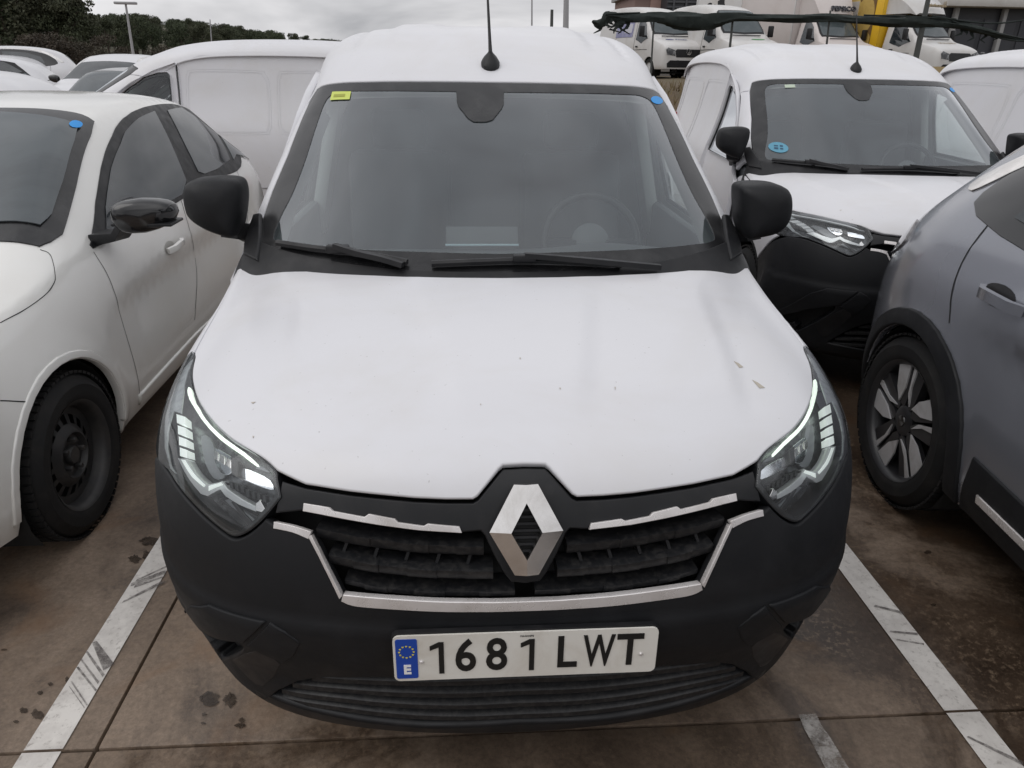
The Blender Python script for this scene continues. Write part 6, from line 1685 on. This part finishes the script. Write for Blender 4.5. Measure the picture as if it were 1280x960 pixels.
def tree_mesh(seed, H_, lobes, leaf, nleaf, size, trunk=True):
    rs = random.Random(seed); vs, fs, fm = [], [], []
    mb = MB()
    if trunk:
        mb.tube([(0, 0, -.2), (.1*rs.uniform(-1, 1), .1, H_*.35), (.2*rs.uniform(-1, 1), .1, H_*.8)], H_*.022, 7, taper=[1.3, .9, .35])
        for i in range(5):
            a = rs.uniform(0, 6.28); z0 = H_*rs.uniform(.35, .7); L_ = H_*rs.uniform(.15, .28)
            mb.tube([(0, 0, z0), (L_*.5*math.cos(a), L_*.5*math.sin(a), z0+L_*.35), (L_*math.cos(a), L_*math.sin(a), z0+L_*.6)], H_*.009, 5, taper=[1, .7, .3])
    vs += mb.v; fs += mb.f; fm += [0]*len(mb.f)
    for i in range(nleaf):
        c, r_ = rs.choice(lobes)
        d = Vector((rs.gauss(0, 1), rs.gauss(0, 1), rs.gauss(0, 1))).normalized()*(rs.random()**.45)
        p = Vector(c)+Vector((d.x*r_[0], d.y*r_[0], d.z*r_[1])); s_ = size*rs.uniform(.6, 1.4)
        n1 = Vector((rs.gauss(0, 1), rs.gauss(0, 1), rs.gauss(0, .7))).normalized(); n2 = n1.orthogonal().normalized(); n3 = n1.cross(n2)
        k = len(vs); vs += [p+n2*s_, p+n3*s_*.7-n2*s_*.3, p-n3*s_*.7-n2*s_*.4+n1*s_*.3]; fs.append((k, k+1, k+2)); fm.append(1)
    me = bpy.data.meshes.new('tree'); me.from_pydata([tuple(v) for v in vs], [], fs); me.materials.append(bark); me.materials.append(leaf)
    me.polygons.foreach_set('material_index', fm); me.update(); return me
def lobes_for(seed, H_, w, n, base=.35):
    rs = random.Random(seed); out = []
    for i in range(n):
        t = rs.random(); z = H_*(base+(1-base)*t*.92); k = (1-.55*t)
        out.append(((rs.uniform(-1, 1)*w*k, rs.uniform(-1, 1)*w*k, z), (w*rs.uniform(.35, .6), H_*rs.uniform(.07, .13))))
    out.append(((0, 0, H_*.9), (w*.5, H_*.1)))
    return out
PINES = [tree_mesh(100+i, 7.5, lobes_for(200+i, 7.5, 2.1+.3*(i % 3), 13), pine_leaf, 4200, .125) for i in range(5)]
BUSH = [tree_mesh(300+i, 3.2, lobes_for(400+i, 3.2, 1.5, 9, .1), scrub_leaf, 2200, .075) for i in range(3)]
def plant(mesh, name, x, y, s_, label, cat, group):
    o = link(bpy.data.objects.new(name, mesh)); o.location = (x, y, hill_z(x, y)-.1); o.scale = (s_*rs.uniform(.85, 1.15), s_*rs.uniform(.85, 1.15), s_); o.rotation_euler = (0, 0, rs.uniform(0, 6.28))
    return tag(o, label, cat, group)
rs = random.Random(77)
# nearer clump on the left
for i in range(26):
    Y = rs.uniform(64, 84); px = rs.uniform(-60, 98); x = px_at_y(px, 60, Y).x
    plant(PINES[i % 5], 'pine_tree', x, Y, rs.uniform(.95, 1.3)*(1.0 if px < 80 else .8), 'tall dark pine in the near clump at the foot of the slope', 'tree', 'pines in the near clump')
n_ridge = 0
for i in range(250):
    t = rs.random(); Y = 95+115*t; px = rs.uniform(-70, 440); x = px_at_y(px, 60, Y).x
    s_ = rs.uniform(.75, 1.15)
    zmax = px_at_y(px, float(np.interp(px, [-70, 95, 150, 200, 260, 330, 415, 440], [10, 12, 15, 17, 25, 36, 47, 52])), Y).z
    zb_ = hill_z(x, Y)
    if zb_+7.5*s_ > zmax: s_ = (zmax-zb_)/7.5*rs.uniform(.8, 1.0)
    if s_ < .22: continue
    plant(PINES[i % 5], 'pine_tree', x, Y, s_, 'dark pine on the far wooded ridge', 'tree', 'pines on the far ridge')
for i in range(46):
    Y = rs.uniform(50, 60); px = rs.uniform(-40, 230); x = px_at_y(px, 60, Y).x
    plant(BUSH[i % 3], 'scrub_bush', x, Y, rs.uniform(.45, 1.0), 'brown leafless scrub bush at the edge of the wood', 'bush', 'scrub along the wood edge')
